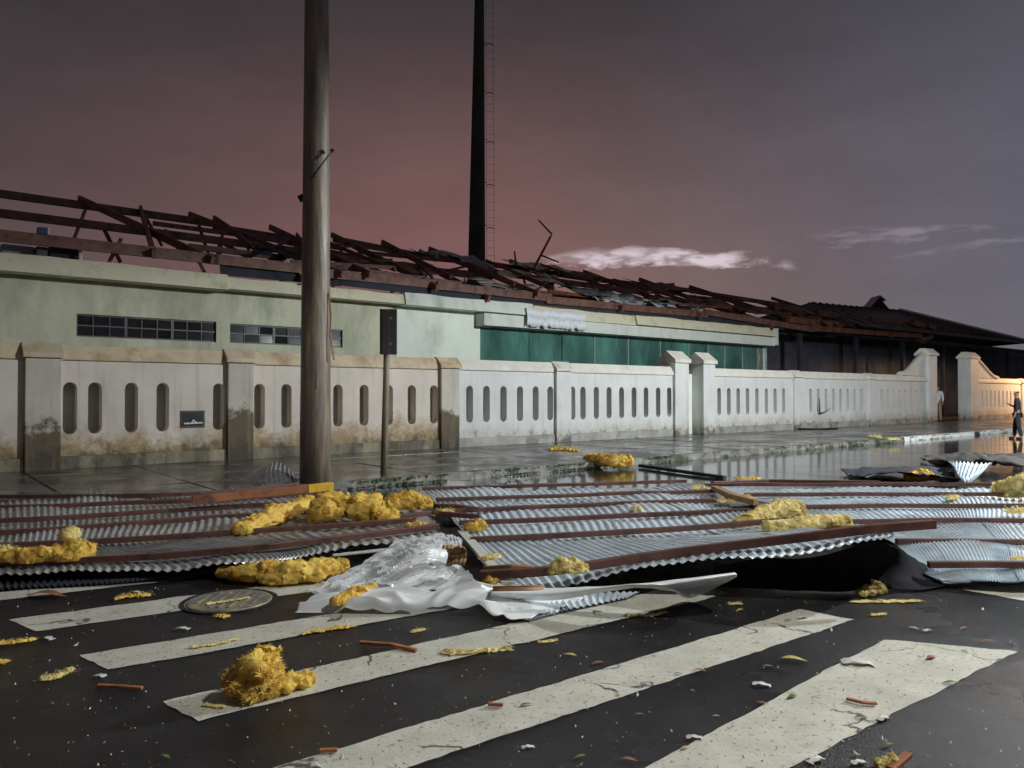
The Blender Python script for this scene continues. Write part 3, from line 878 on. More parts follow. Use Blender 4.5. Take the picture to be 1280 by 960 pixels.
# long purlins, in lengths from rafter to rafter
for k, (n, wd_, hh) in enumerate(((21.6, 0.10, 0.28), (23.3, 0.09, 0.17), (25.2, 0.10, 0.24), (27.3, 0.09, 0.15), (29.5, 0.11, 0.26))):
    cuts = [-9.0] + [rs[i] for i in range(3, len(rs), 2)]
    last = SU((1168, 1100, 1060, 1045, 1040)[k], n)
    cuts = [c for c in cuts if c < last - 1.5] + [last]
    for i in range(len(cuts) - 1):
        if k in (1, 3) and (rnd.random() < 0.22 or cuts[i] < 6):
            continue
        j0, j1 = (0, 0) if cuts[i] < 8 else (rnd.uniform(-0.22, 0.12), rnd.uniform(-0.28, 0.12))
        nn = n + (0 if cuts[i] < 8 else rnd.uniform(-0.15, 0.15))
        b = MB(); b.beam(rp(cuts[i] - 0.15, n, j0), rp(cuts[i + 1] + 0.15, nn, j1), wd_, hh)
        mm = 'rust_orange' if (cuts[i] > SU(900, n) and k < 2) else 'rust'
        b.build('purlin', mm, bld)
# rafters with broken upper ends
for i, s_ in enumerate(rs):
    over = rnd.uniform(0.0, 0.5)
    tilt = rnd.uniform(-0.9, 0.5) if i > 4 else rnd.uniform(-0.2, 0.2)
    drop = rnd.uniform(-0.35, 0.1) if i > 4 else 0
    if i in (2, 3, 4):
        tilt = (1.8, -1.6, 2.0)[i - 2]
    b = MB(); b.beam(rp(s_ + tilt, EN - 0.25, drop), rp(s_, RN_ + over, 0.16), 0.10, 0.22)
    b.build('rafter', 'rust', bld)
    if i > 4:
        b = MB(); b.beam(rp(s_ + tilt * 0.5 + 0.5, 24.0, -0.55 + drop), rp(s_ + 0.35 + rnd.uniform(-.6, .6), RN_ - 0.6, -0.5), 0.08, 0.13)
        b.build('rafter', 'rust', bld)
        b = MB(); b.beam(rp(s_ + 1.2 + rnd.uniform(-.5, .5), 22.2, 0.2), rp(s_ + 1.2 + rnd.uniform(-1.0, 1.0), RN_ - rnd.uniform(0.8, 3.5), 0.12 + rnd.uniform(0, .25)), 0.07, 0.13)
        b.build('rafter', 'rust', bld)
    if i > 4:
        for n_ in (22.5, 24.3, 26.2, 28.3):
            if rnd.random() < 0.7:
                l_ = rnd.uniform(2.0, 4.5)
                b = MB(); b.beam(rp(s_ + rnd.uniform(-1, 1), n_, rnd.uniform(-.3, .15)), rp(s_ + l_, n_ + rnd.uniform(-.4, .4), rnd.uniform(-.35, .25)), 0.07, 0.12)
                b.build('purlin', rnd.choice(['rust', 'rust', 'rust_orange']) if s_ > 18 else 'rust', bld)
    for n in (23.6, 26.4, 28.8):          # web struts down to the tie level
        if rnd.random() < 0.75:
            top = rp(s_, n, -0.05)
            b = MB(); b.beam(top, W(s_ + rnd.uniform(-0.7, 0.7), n + rnd.uniform(-1.0, 0.4), max(4.9, roofz(n) - rnd.uniform(0.8, 1.5))), 0.07, 0.10)
            b.build('strut', 'rust', bld)
for i in range(4, len(rs) - 1):           # slender braces lying across
    b = MB(); n0_, n1_ = rnd.uniform(22, 26), rnd.uniform(25, 29)
    b.beam(rp(rs[i], n0_, 0.1), rp(rs[i + 1] + rnd.uniform(-0.5, 0.5), n1_, 0.15), 0.06, 0.09)
    b.build('brace', 'rust', bld)
# dark eaves board under the beams, lower edge in steps as the ceiling hangs down
cu = [270, 340, 420, 495, 560, 656, 720, 782, 850, 915, 974]
for i in range(len(cu) - 1):
    a, c = SU(cu[i], BN), SU(cu[i + 1], BN)
    b = MB()
    b.hexa([W(a, BN - 0.35, 4.85 + 0.02 * (i % 3)), W(c - 0.01, BN - 0.35, 4.86), W(c - 0.01, BN - 0.31, 4.86), W(a, BN - 0.31, 4.85 + 0.02 * (i % 3))],
           [W(a, BN - 0.30, 5.20 + rnd.uniform(-0.12, 0.12)), W(c - 0.01, BN - 0.30, 5.18 + rnd.uniform(-0.12, 0.12)), W(c - 0.01, BN - 0.26, 5.18), W(a, BN - 0.26, 5.2)])
    b.build('eaves_board', 'void', bld)
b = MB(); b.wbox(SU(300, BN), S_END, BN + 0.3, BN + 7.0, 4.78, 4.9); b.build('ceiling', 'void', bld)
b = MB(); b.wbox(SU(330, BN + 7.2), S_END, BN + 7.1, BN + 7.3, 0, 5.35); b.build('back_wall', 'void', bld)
# ragged leftovers of roofing hanging on the beams
def scrap(s0, n0, ls, ln, dz, m, seed):
    r_ = random.Random(seed)
    b = MB(); K, L = 6, 5; gr = []
    for i in range(K + 1):
        for j in range(L + 1):
            jit = (r_.uniform(-.12, .12), r_.uniform(-.12, .12))
            gr.append(rp(s0 + ls * (i / K + jit[0] * 0.6), n0 + ln * (j / L + jit[1] * 0.6), dz + 0.28 * nz3((i * .4 + seed, j * .5, 0), 1.0, 3)))
    for i in range(K):
        for j in range(L):
            if (i in (0, K - 1) or j in (0, L - 1)) and r_.random() < 0.3:
                continue
            q = i * (L + 1) + j
            b.add([gr[q], gr[q + L + 1], gr[q + L + 2], gr[q + 1]], [(0, 1, 2, 3)])
    o = b.build('roofing_scrap', m, bld, smooth=True)
    sm_ = o.modifiers.new('solid', 'SOLIDIFY'); sm_.thickness = 0.012
for args in ((SU(300, 24), 22.4, 2.6, 2.0, 0.15, 'void', 2), (SU(350, 24), 23.0, 2.2, 1.8, 0.05, 'rooftile', 5), (SU(620, 25), 24.0, 3.0, 2.0, 0.2, 'cream', 8),
             (SU(700, 24), 22.5, 3.2, 1.5, 0.1, 'zinc_old', 9), (SU(770, 23), 22.2, 3.4, 1.2, 0.0, 'white_sheet', 12), (SU(560, 27), 26.5, 2.5, 2.5, 0.2, 'zinc_old', 14),
             (SU(860, 24), 23.0, 4.0, 2.4, 0.15, 'rust_orange', 17), (SU(920, 24), 22.5, 4.5, 1.8, 0.1, 'rust', 21), (SU(960, 25), 24.0, 5.0, 3.0, 0.2, 'rust', 23), (SU(690, 28), 27.2, 3.5, 2.2, 0.15, 'rust', 25),
             (SU(800, 28), 27.0, 4.5, 2.2, 0.15, 'rust', 28), (SU(1000, 23), 21.6, 5, 1.5, 0.1, 'rust_orange', 33), (SU(470, 25), 23.5, 2.6, 2.4, -0.05, 'rust', 41), (SU(590, 23), 22.0, 2.8, 1.3, 0.02, 'paper', 43), (SU(520, 28.5), 27.6, 3.0, 1.8, 0.2, 'paper', 44), (SU(660, 26), 25.4, 2.4, 1.6, 0.15, 'cream', 47), (SU(735, 23), 21.9, 2.4, 1.0, 0.0, 'white_sheet', 48), (SU(640, 28.6), 28.0, 3.4, 1.5, 0.22, 'cream', 51), (SU(820, 23.4), 22.4, 3.0, 1.3, 0.05, 'paper', 53), (SU(420, 23), 22.2, 2.2, 1.2, -0.1, 'void', 55)):
    scrap(*args)
# things left in the roof space at the left
b = MB(); b.wbox(SU(0, 22.3), SU(42, 22.3), 22.3, 23.6, 4.86, 5.20); tag(b.build('storage_crate', 'zinc_old', bevel=0.03), 'grey crate on the eaves under the rusty beam at the far left', 'crate')
b = MB(); b.wbox(SU(44, 21.9), SU(58, 21.9), 21.9, 22.4, 4.88, 5.16); t_ = tag(b.build('junction_box', 'slab', bevel=0.02), 'pale grey box standing on the eaves slab under the rusty beam', 'box')
bb = thing('blue_box', 'small blue box with a white side resting on the lower rusty beam', 'box', rp(SU(52, 21.6), 21.6, 0.15))
b = MB(); b.wbox(SU(45, 21.6), SU(56.5, 21.6), 21.5, 21.75, roofz(21.6) + 0.142, roofz(21.6) + 0.30); b.build('body', 'blue', bb, bevel=0.01)
b = MB(); b.wbox(SU(57, 21.6), SU(60, 21.6), 21.5, 21.75, roofz(21.6) + 0.142, roofz(21.6) + 0.32); b.build('side', 'pipe', bb, bevel=0.005)
b = MB(); b.wbox(SU(61, 22.1), SU(98, 22.1), 22.1, 22.9, 4.87, 5.25); tag(b.build('dark_duct', 'void', bevel=0.02), 'black duct lying in the roof space beside the pale grey box', 'duct')
b = MB(); b.tube([W(SU(99, 21.9), 21.9, 4.8), W(SU(99, 21.9), 21.9, 5.25)], 0.045, 8); tag(b.build('standpipe', 'pipe'), 'short white pipe standing upright beside the black duct on the eaves', 'pipe')

# bent bars sticking out of the ridge
yb = 36.0
b = MB(); b.tube([D(667, 336, yb), D(688, 296, yb), D(690, 293, yb), D(673, 275, yb)], [0.07, 0.06, 0.05, 0.035], 6)
b.tube([D(676, 319, yb), D(699, 328, yb)], [0.05, 0.035], 6)
tag(b.build('bent_antenna', 'rust'), 'bent forked bar sticking up above the roof ridge against the sky', 'antenna')
b = MB(); b.tube([D(645, 331, yb), D(643, 314, yb)], [0.06, 0.04], 6)
tag(b.build('bent_bar', 'rust'), 'short straight bar sticking up from the ridge left of the forked bar', 'bar')

# ------------------------------------------------------------------ dark building beyond the gateway
dk = thing('dark_building', 'unlit dark building with a low hipped roof beyond the open gateway', 'building', W(60, 24, 0))
b = MB(); b.wbox(S_END + 0.3, 84, 24.0, 24.3, 0, 5.3); b.build('facade', 'veiled_render', dk)
b = MB(); b.wbox(S_END + 0.3, 84, 21.9, 22.05, 4.92, 5.18); b.build('eaves_beam', 'void', dk)
for s_ in [S_END + 3.2 + 6.2 * k for k in range(7)]:
    b = MB(); b.wbox(s_, s_ + 0.25, 21.9, 22.12, 0.05, 4.918); b.build('column', 'void', dk, bevel=0.02)
b = MB(); V = [W(43.5, 21.4, 5.6), W(73, 21.4, 5.75), W(80, 33, 5.7), W(43.5, 33, 5.6), W(48, 27, 7.7), W(61.5, 27, 8.1)]
b.add(V, [(0, 1, 5, 4), (1, 2, 5), (2, 3, 4, 5), (3, 0, 4), (3, 2, 1, 0)])
rf = b.build('roof', 'rooftile', dk)
b = MB()
for i in range(16):       # roof ribs
    t = (i + 0.5) / 16
    p0 = V[0].lerp(V[1], t); p1 = V[4].lerp(V[5], t)
    b.beam(p0 + Vector((0, 0, 0.05)), p1 + Vector((0, 0, 0.05)), 0.12, 0.08)
b.build('roof_rib', 'rooftile', rf)
b = MB(); b.beam(V[1] + Vector((0, 0, .08)), V[5] + Vector((0, 0, .08)), 0.3, 0.16); b.build('hip_ridge', 'coping_new', rf)
b = MB(); b.beam(V[0] + Vector((0, 0, -.04)), V[1] + Vector((0, 0, -.04)), 0.16, 0.2); b.build('gutter', 'rooftile', rf)
vent_c = W(58.0, 27.0, 8.0)
b = MB(); b.prism([vent_c + Vector((-0.75, 0, 0)), vent_c + Vector((0.75, 0, 0)), vent_c + Vector((0.05, 0, 0.85))], (0, 1.1, 0)); vn = b.build('ridge_vent', 'void', rf)
b = MB(); b.beam(vent_c + Vector((-0.85, 0.5, 0.02)), vent_c + Vector((0.0, 0.5, 0.98)), 1.3, 0.09); b.beam(vent_c + Vector((0.02, 0.5, 0.97)), vent_c + Vector((0.45, 0.5, 0.62)), 1.3, 0.09)
b.build('vent_hood', 'zinc_old', rf)
# orange lit battens hanging along the eaves
for i, (u0, v0, u1, v1, n_) in enumerate(((965, 383, 1022, 398, 24.5), (1020, 391, 1090, 402, 23.5), (1088, 399, 1140, 407, 22.6), (1140, 403, 1158, 410, 22.2), (985, 399, 1048, 407, 22.0), (1160, 407, 1168, 411, 22.0), (1012, 381, 1075, 389, 27))):
    r0, r1 = ray(u0, v0), ray(u1, v1)
    p0 = Vector((0, 0, EYE)) + r0 * (n_ / r0.dot(NX)); p1 = Vector((0, 0, EYE)) + r1 * (n_ / r1.dot(NX))
    b = MB(); b.beam(p0, p1, 0.25, 0.34); b.build('eaves_batten', 'rust_orange' if i < 6 else 'rust', dk)

# ------------------------------------------------------------------ tall mast with ladder
MY = 62.0
mx = D(594, 400, MY).x
mast = thing('floodlight_mast', 'tall dark tapering concrete mast rising behind the roof', 'mast', Vector((mx, MY, 0)))
b = MB(); k = 12; hts = [0, 10, 22, 34, 42]
rad = lambda z: 0.90 - (0.90 - 0.22) * z / 50 * 1.1
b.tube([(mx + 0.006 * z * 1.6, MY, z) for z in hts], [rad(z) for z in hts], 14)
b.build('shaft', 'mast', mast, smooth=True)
lad_x = lambda z: mx + 0.0096 * z + rad(z) + 0.12
for dx in (0.0, 0.62):
    b = MB(); b.tube([(lad_x(z) + dx, MY - 0.2, z) for z in (3, 20, 42)], 0.012, 5); b.build('ladder_rail', 'mast', mast)
b = MB(); b.tube([(0, 0, 0), (0.62, 0, 0)], 0.011, 5)
r0 = b.build('rung', 'mast', mast); rme = r0.data; bpy.data.objects.remove(r0)
rme.transform(Matrix.Translation(WLOC[mast.name]))
z = 6.0; k = 0
while z < 38:
    put(rme, 'rung', mast, (lad_x(z), MY - 0.2, z)); z += 0.62; k += 1
for z in (9, 12, 15.0, 18.5, 22, 26, 30, 34):
    b = MB(); b.tube([(lad_x(z) + 0.31 + 0.31 * math.cos(a), MY - 0.2 - 0.45 * abs(math.sin(a)) , z) for a in [PI * j / 8 for j in range(9)]], 0.035, 5); b.build('cage_hoop', 'mast', mast)
    b = MB(); b.tube([(lad_x(z) - 0.3, MY - 0.1, z + .3), (lad_x(z) + 0.05, MY - 0.2, z + .3)], 0.03, 5); b.build('bracket', 'mast', mast)

# ------------------------------------------------------------------ utility pole
pb = P(394, 603, WALK_Z)
up = thing('utility_pole', 'thick round concrete utility pole standing on the pavement edge, shiny with rain', 'utility pole', pb)
b = MB(); b.tube([pb + Vector((0.0 * z, 0, z)) for z in (-0.05, 1, 2.5, 4, 6, 8, 10.5)], [0.238, 0.234, 0.222, 0.210, 0.196, 0.184, 0.168], 28)
b.build('shaft', 'pole', up, smooth=True)
for z in (2.95, 4.05, 4.55):
    b = MB(); r_ = 0.245 - 0.0095 * z
    b.tube([pb + Vector((0, 0, z)), pb + Vector((0, 0, z + 0.035))], r_, 28); b.build('band', 'pole', up)
b = MB(); b.hexa([pb + Vector((-0.09, -0.212, 1.45)), pb + Vector((0.07, -0.225, 1.45)), pb + Vector((0.07, -0.21, 1.45)), pb + Vector((-0.09, -0.20, 1.45))],
                 [pb + Vector((-0.09, -0.206, 1.8)), pb + Vector((0.07, -0.219, 1.8)), pb + Vector((0.07, -0.2, 1.8)), pb + Vector((-0.09, -0.19, 1.8))])
b.build('id_plate', 'slab', up)
b = MB(); b.tube([pb + Vector((-0.03, -0.23, 4.65)), pb + Vector((0.12, -0.26, 4.85)), pb + Vector((0.22, -0.20, 5.02)), pb + Vector((0.29, -0.15, 5.14))], [0.014, 0.014, 0.013, 0.012], 6)
b.tube([pb + Vector((0.27, -0.15, 5.12)), pb + Vector((0.30, -0.15, 5.16))], 0.03, 6)
b.build('wire_hook', 'black', up)
b = MB(); b.tube([pb + Vector((0.22, -0.08, 2.95)), pb + Vector((0.26, -0.08, 2.6)), pb + Vector((0.25, -0.1, 2.3)), pb + Vector((0.31, -0.1, 1.9))], 0.012, 6)
b.build('loose_wire', 'card', up)
b = MB(); b.beam(pb + Vector((-0.27, 0, 4.42)), pb + Vector((-0.19, 0, 4.46)), 0.05, 0.10); b.build('bolt', 'black', up)

# ------------------------------------------------------------------ sign seen from behind
sb = P(479.5, 594, WALK_Z)
ys = sb.y
sg = thing('street_sign', 'narrow upright sign seen from its black back on a grey wooden post', 'sign', sb)
b = MB(); b.tube([sb + Vector((0, 0, -0.05)), sb + Vector((0.04, 0, 1.6)), D(484, 388, ys)], [0.058, 0.054, 0.048], 10); b.build('post', 'post', sg, smooth=True)
b = MB(); c0, c1 = D(474.5, 443, ys - 0.16), D(495.5, 386, ys - 0.16)
b.hexa([Vector((c0.x, c0.y, c0.z)), Vector((c1.x, c0.y + 0.05, c0.z)), Vector((c1.x, c0.y + 0.08, c0.z)), Vector((c0.x, c0.y + 0.03, c0.z))],
       [Vector((c0.x, c0.y, c1.z)), Vector((c1.x, c0.y + 0.05, c1.z)), Vector((c1.x, c0.y + 0.08, c1.z)), Vector((c0.x, c0.y + 0.03, c1.z))])
b.build('sign_plate', 'signback', sg, bevel=0.006)
for v_ in (398, 430):
    b = MB(); p = D(484, v_, ys - 0.09); b.beam(p + Vector((-0.085, 0.0, 0)), p + Vector((0.085, 0.0, 0)), 0.10, 0.04); b.build('clamp', 'post', sg)
b = MB(); b.beam(D(482.5, 442.5, ys - 0.185), D(482.5, 386.5, ys - 0.185), 0.11, 0.02, Vector((0, 1, 0))); b.build('stiffener', 'frame', sg)

# ------------------------------------------------------------------ street lamps (just outside the picture)
def street_lamp(base, reach, hgt, power, col, lens, label, spot=3.05):
    base = Vector(base); reach = Vector(reach)
    t = thing('street_lamp', label, 'street lamp', base, 'street lamps lighting the road')
    b = MB(); b.tube([base, base + Vector((0, 0, hgt * 0.5)), base + Vector((0, 0, hgt))], [0.11, 0.09, 0.06], 12); b.build('post', 'galv', t, smooth=True)
    head = base + reach + Vector((0, 0, hgt + 0.3))
    b = MB(); b.tube([base + Vector((0, 0, hgt - 0.1)), base + reach * 0.4 + Vector((0, 0, hgt + 0.25)), head], 0.035, 8); b.build('arm', 'galv', t, smooth=True)
    d_ = reach.normalized()
    b = MB(); b.beam(head - d_ * 0.1, head + d_ * 0.6, 0.26, 0.12); b.build('lamp_head', 'galv', t, bevel=0.03)
    b = MB(); b.beam(head + d_ * 0.05 - Vector((0, 0, 0.075)), head + d_ * 0.5 - Vector((0, 0, 0.075)), 0.2, 0.02); b.build('lens', lens, t)
    ld = bpy.data.lights.new('lamp_light', 'SPOT')
    ld.energy = power; ld.color = col; ld.spot_size = spot; ld.spot_blend = 0.12; ld.shadow_soft_size = 0.16
    lo = bpy.data.objects.new('lamp_light', ld); COL.objects.link(lo)
    lo.parent = t
    lo.location = head + d_ * 0.28 - Vector((0, 0, 0.12)) - base
    return t
LW = (0.90, 0.97, 0.98)
street_lamp(W(20.0, -2.6, 0), NX * 1.6, 7.8, 16500, LW, 'lens_white', 'cold white street lamp on the near road edge, right of the torn roof panels')
street_lamp((8.0, 1.4, 0), (-1.6, 0.6, 0), 8.8, 3200, (0.98, 0.97, 0.90), 'lens_white', 'white street lamp at the right of the zebra crossing', 2.35)
street_lamp(W(53.5, 11.6, 0), NX * 1.2, 4.6, 3200, (1.0, 0.55, 0.25), 'lens_warm', 'orange street lamp in front of the far right wall')

# ================================================================== WRECKAGE
def cat(pts, t):
    """smooth curve through points, t in 0..1"""
    n = len(pts) - 1
    x = min(max(t, 0), 0.99999) * n
    i = int(x); f = x - i
    p0, p1, p2, p3 = pts[max(i - 1, 0)], pts[i], pts[min(i + 1, n)], pts[min(i + 2, n)]
    return 0.5 * ((2 * p1) + (p2 - p0) * f + (2 * p0 - 5 * p1 + 4 * p2 - p3) * f * f + (3 * p1 - p0 - 3 * p2 + p3) * f ** 3)
def surf(rows, r, t):
    return cat([cat(row, t) for row in rows], r)
def px(*pts):
    return [P(u, v, h) for u, v, h in pts]

def sheet_mesh(b, rows, t0, t1, nw, amp, nr, jit, seed, phase=0.0, r0=0.0, r1=1.0, lift=0.0, per=6):
    """corrugated sheet over part of a surface given by rows back to front"""
    k = max(4, int(nw * (t1 - t0) * per))
    idx = len(b.v)
    for i in range(nr + 1):
        r = r0 + (r1 - r0) * i / nr
        rowpts = [cat(row, 0) for row in rows]
        for j in range(k + 1):
            t = t0 + (t1 - t0) * j / k
            p = surf(rows, r, t)
            w = math.cos(2 * PI * nw * t + phase) * amp
            d = jit * nz3((p.x * 0.8 + seed, p.y * 0.8, 0), 1.0, 3)
            b.v.append(p + Vector((0, 0, w + d + lift)))
    for i in range(nr):
        for j in range(k):
            a = idx + i * (k + 1) + j
            b.f.append((a, a + 1, a + k + 2, a + k + 1))

def roof_panel(label, loc, rows, purl, nsheets, zinc, seed, pw=0.05, ph=0.05, amp=0.0085, ext=None):
    """torn-off piece of roof lying upside down: corrugated sheets with steel purlins on top"""
    root = thing('roof_panel', label, 'roof wreckage', loc, 'torn-off roof panels lying on the road')
    mid = rows[len(rows) // 2]
    L = sum(((cat(mid, (i + 1) / 12) - cat(mid, i / 12)).length for i in range(12)))
    nw = max(8, round(L / 0.078))
    r_ = random.Random(seed)
    for i in range(nsheets):
        a, c = i / nsheets, (i + 1) / nsheets
        b = MB()
        sheet_mesh(b, rows, a, min(1.0, c + 0.6 / nw), nw, amp, 26, 0.065, seed, lift=0.004 * (i % 2), r0=0.03 * r_.random(), r1=1 - 0.03 * r_.random())
        b.build('corrugated_sheet', r_.choice(zinc), root, smooth=True)
    for i in purl:
        row = rows[i]
        b = MB()
        n_ = 20
        e0, e1 = (ext or {}).get(i, (0.0, 1.0))
        pts = []
        for j in range(n_ + 1):
            p = cat(row, e0 + (e1 - e0) * j / n_)
            pts.append(p + Vector((0, 0, amp + ph / 2 + 0.012 + 0.012 * mnoise.noise(Vector((p.x, i * 3.1, seed))))))
        if ext and i in ext and len(ext[i]) > 2:
            pass
        # C section: web standing at the back, two flanges towards the camera side
        b.path_beam(pts, pw, ph)
        b.build('purlin', 'purlin', root, bevel=0.006)
    return root

H = 0.12
rowsB = [px((528, 615, H), (700, 610, H), (858, 605, H)),
         px((545, 629, H), (720, 623, H), (897, 618, H)),
         px((560, 643, H), (740, 636, H), (908, 629, H)),
         px((574, 659, H), (760, 651, H + .02), (938, 643, H + .05)),
         px((588, 681, H), (780, 671, H + .04), (985, 656, H + .12)),
         px((626, 717, H), (790, 705, H + .07), (960, 686, H + .22), (1104, 667, H + .36)),
         px((649, 735, H - .02), (797, 716, H + .065), (961, 695, H + .215), (1111, 676, H + .352))]
pB = roof_panel('middle torn roof panel, its right front corner propped up over a dark gap', P(760, 660, 0), rowsB, [0, 1, 2, 3, 4], 4, ['zinc', 'zinc'], 3)
b = MB()
fr = [P(600, 719, .19), P(700, 712, .22), P(800, 697, .27), P(900, 684, .36), P(1000, 672, .46), P(1090, 661, .54), P(1168, 655, .56)]
b.path_beam([cat(fr, j / 24) for j in range(25)], 0.055, 0.064)
b.build('purlin', 'purlin', pB, bevel=0.006)
# timber and battens at its left corner
rowsA = [px((-170, 606, .10), (0, 607, .10), (140, 612, .10), (250, 616, .10), (345, 603, .12)),
         px((-170, 626, H), (0, 625, H), (140, 624, H), (250, 621, H), (370, 610, H)),
         px((-175, 641, H), (0, 639, H), (140, 634, H), (285, 628, H), (425, 617, H)),
         px((-180, 659, H), (0, 656, H), (140, 648, H), (290, 638, H), (470, 629, H)),
         px((-185, 676, H), (0, 671, H), (140, 662, H), (295, 650, H), (500, 641, H)),
         px((-190, 693, H), (0, 687, H), (140, 681, H), (300, 671, H + .02), (520, 656, H + .03)),
         px((-200, 722, H), (0, 711, H), (150, 704, H + .02), (310, 693, H + .05), (400, 682, H + .06), (548, 664, H + .08)),
         px((-200, 734, H - .03), (0, 722, H - .03), (150, 713, H), (310, 702, H + .03), (400, 690, H + .05), (545, 671, H + .07))]
roof_panel('left torn roof panel of dull sheets, reaching out of the picture below the pole', P(180, 670, 0), rowsA, [1, 2, 3, 4, 5, 6], 6, ['zinc_old', 'zinc_old', 'zinc_old'], 9)
# its second skin lying underneath, dark edge showing
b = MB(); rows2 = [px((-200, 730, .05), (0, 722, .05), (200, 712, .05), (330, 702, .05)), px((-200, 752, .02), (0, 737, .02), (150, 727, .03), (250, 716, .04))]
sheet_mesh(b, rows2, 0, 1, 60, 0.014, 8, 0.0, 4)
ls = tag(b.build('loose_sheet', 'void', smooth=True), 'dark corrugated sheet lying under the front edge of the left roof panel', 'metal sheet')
rowsC = [px((880, 610, H), (1090, 609, H), (1300, 609, H), (1560, 609, H)),
         px((930, 623, H), (1130, 622, H), (1300, 622, H), (1600, 622, H)),
         px((985, 638, H), (1160, 637, H), (1300, 637, H), (1640, 638, H)),
         px((1045, 658, H), (1180, 656, H), (1300, 656, H), (1680, 658, H)),
         px((1120, 684, H), (1220, 684, H), (1330, 684, H), (1740, 686, H)),
         px((1160, 713, H - .01), (1240, 713, H), (1340, 714, H), (1800, 718, H)),
         px((1186, 725, H - .05), (1250, 726, H - .02), (1350, 727, H - .01), (1820, 732, H - .02))]
roof_panel('right torn roof panel of pale blue-grey sheets, lying flat to the picture edge', P(1230, 670, 0), rowsC, [0, 1, 2, 3, 4, 5], 6, ['zinc'], 15)
# bent-up sheet behind the left panel, in front of the pole
yf = P(330, 612, 0).y
b = MB(); rowsF = [[D(250, 622, yf - .6), D(300, 617, yf - .5), D(350, 615, yf - .4), D(386, 613, yf - .3)],
                   [D(258, 618, yf), D(305, 603, yf), D(345, 592, yf), D(380, 606, yf)],
                   [D(275, 611, yf + .3), D(312, 594, yf + .3), D(347, 578, yf + .3), D(374, 598, yf + .3)]]
sheet_mesh(b, rowsF, 0, 1, 20, 0.012, 14, 0.02, 3)
o = tag(b.build('bent_sheet', 'zinc_old', smooth=True), 'grey corrugated sheet bent upright at the foot of the utility pole', 'metal sheet')
o.modifiers.new('solid', 'SOLIDIFY').thickness = 0.004
# beam with yellow painted end
yb_ = thing('steel_beam', 'rust-red steel beam with a yellow painted end pointing at the utility pole', 'beam', P(320, 622, 0.15))
b = MB(); b.beam(P(240, 625, .28), P(384, 611, .34), 0.07, 0.09); b.build('beam_body', 'rust_orange', yb_, bevel=0.006)
b = MB(); b.beam(P(384.6, 610.9, .34), P(416, 607.5, .355), 0.075, 0.10); b.build('painted_end', 'yellow', yb_, bevel=0.006)

# white coated sheet spread over the crossing
def cloth_sheet(name, rows, m, label, cat_, nt_=40, nr=14, jit=0.03, ribs=0, seed=1, thick=0.004):
    b = MB()
    idx = 0
    for i in range(nr + 1):
        for j in range(nt_ + 1):
            p = surf(rows, i / nr, j / nt_)
            wv = mnoise.noise(p * 1.7) * .8
            d = jit * (nz3((p.x * 1.6 + seed, p.y * 1.6, seed), 1.0, 2) * .7 + .6 - abs(mnoise.noise(Vector((p.x * 1.2 + wv, p.y * 7 + wv * 3, seed)))) * 2.0)
            if ribs:
                d += 0.010 * math.cos(2 * PI * ribs * j / nt_)
            p = p + Vector((0, 0, d))
            p.z = max(p.z, 0.012)
            b.v.append(p)
    for i in range(nr):
        for j in range(nt_):
            a = i * (nt_ + 1) + j
            b.f.append((a, a + 1, a + nt_ + 2, a + nt_ + 1))
    o = tag(b.build(name, m, smooth=True), label, cat_)
    o.modifiers.new('solid', 'SOLIDIFY').thickness = thick
    return o
rowsW = [px((388, 749, .06), (470, 737, .10), (545, 736, .12), (600, 738, .13), (640, 741, .10)),
         px((376, 757, .03), (470, 749, .10), (545, 746, .10), (605, 752, .07), (690, 746, .05)),
         px((368, 764, .02), (470, 765, .02), (540, 764, .03), (600, 769, .02), (655, 776, .02), (735, 752, .02))]
cloth_sheet('white_sheet', rowsW, 'white_sheet', 'crumpled white sheet lying across the end of a zebra stripe', 'sheet', 110, 34, 0.06, 0, 2, 0.002)
rowsR = [px((606, 745, .05), (680, 744, .05), (800, 742, .03)), px((628, 758, .03), (690, 756, .03), (790, 746, .02)), px((662, 777, .012), (700, 767, .012), (785, 749, .012))]
b = MB(); sheet_mesh(b, rowsR, 0, 1, 26, 0.007, 12, 0.01, 8, lift=0.01)
o = tag(b.build('ribbed_sheet', 'zinc', smooth=True), 'pale ribbed metal sheet flat on the stripe beside the crumpled white sheet', 'metal sheet')
# black sheet added to darken the hollow below the propped corner
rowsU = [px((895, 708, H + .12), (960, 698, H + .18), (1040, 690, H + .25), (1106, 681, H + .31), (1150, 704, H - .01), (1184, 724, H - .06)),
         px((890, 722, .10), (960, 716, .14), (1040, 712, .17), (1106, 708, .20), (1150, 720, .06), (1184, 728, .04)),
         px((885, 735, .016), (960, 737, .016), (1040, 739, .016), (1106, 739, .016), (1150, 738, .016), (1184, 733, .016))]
cloth_sheet('gap_shade_sheet', rowsU, 'gap_shade', 'added black sheet darkening the hollow below the propped corner of the middle panel', 'sheet', 60, 16, 0.02, 0, 21, 0.002)
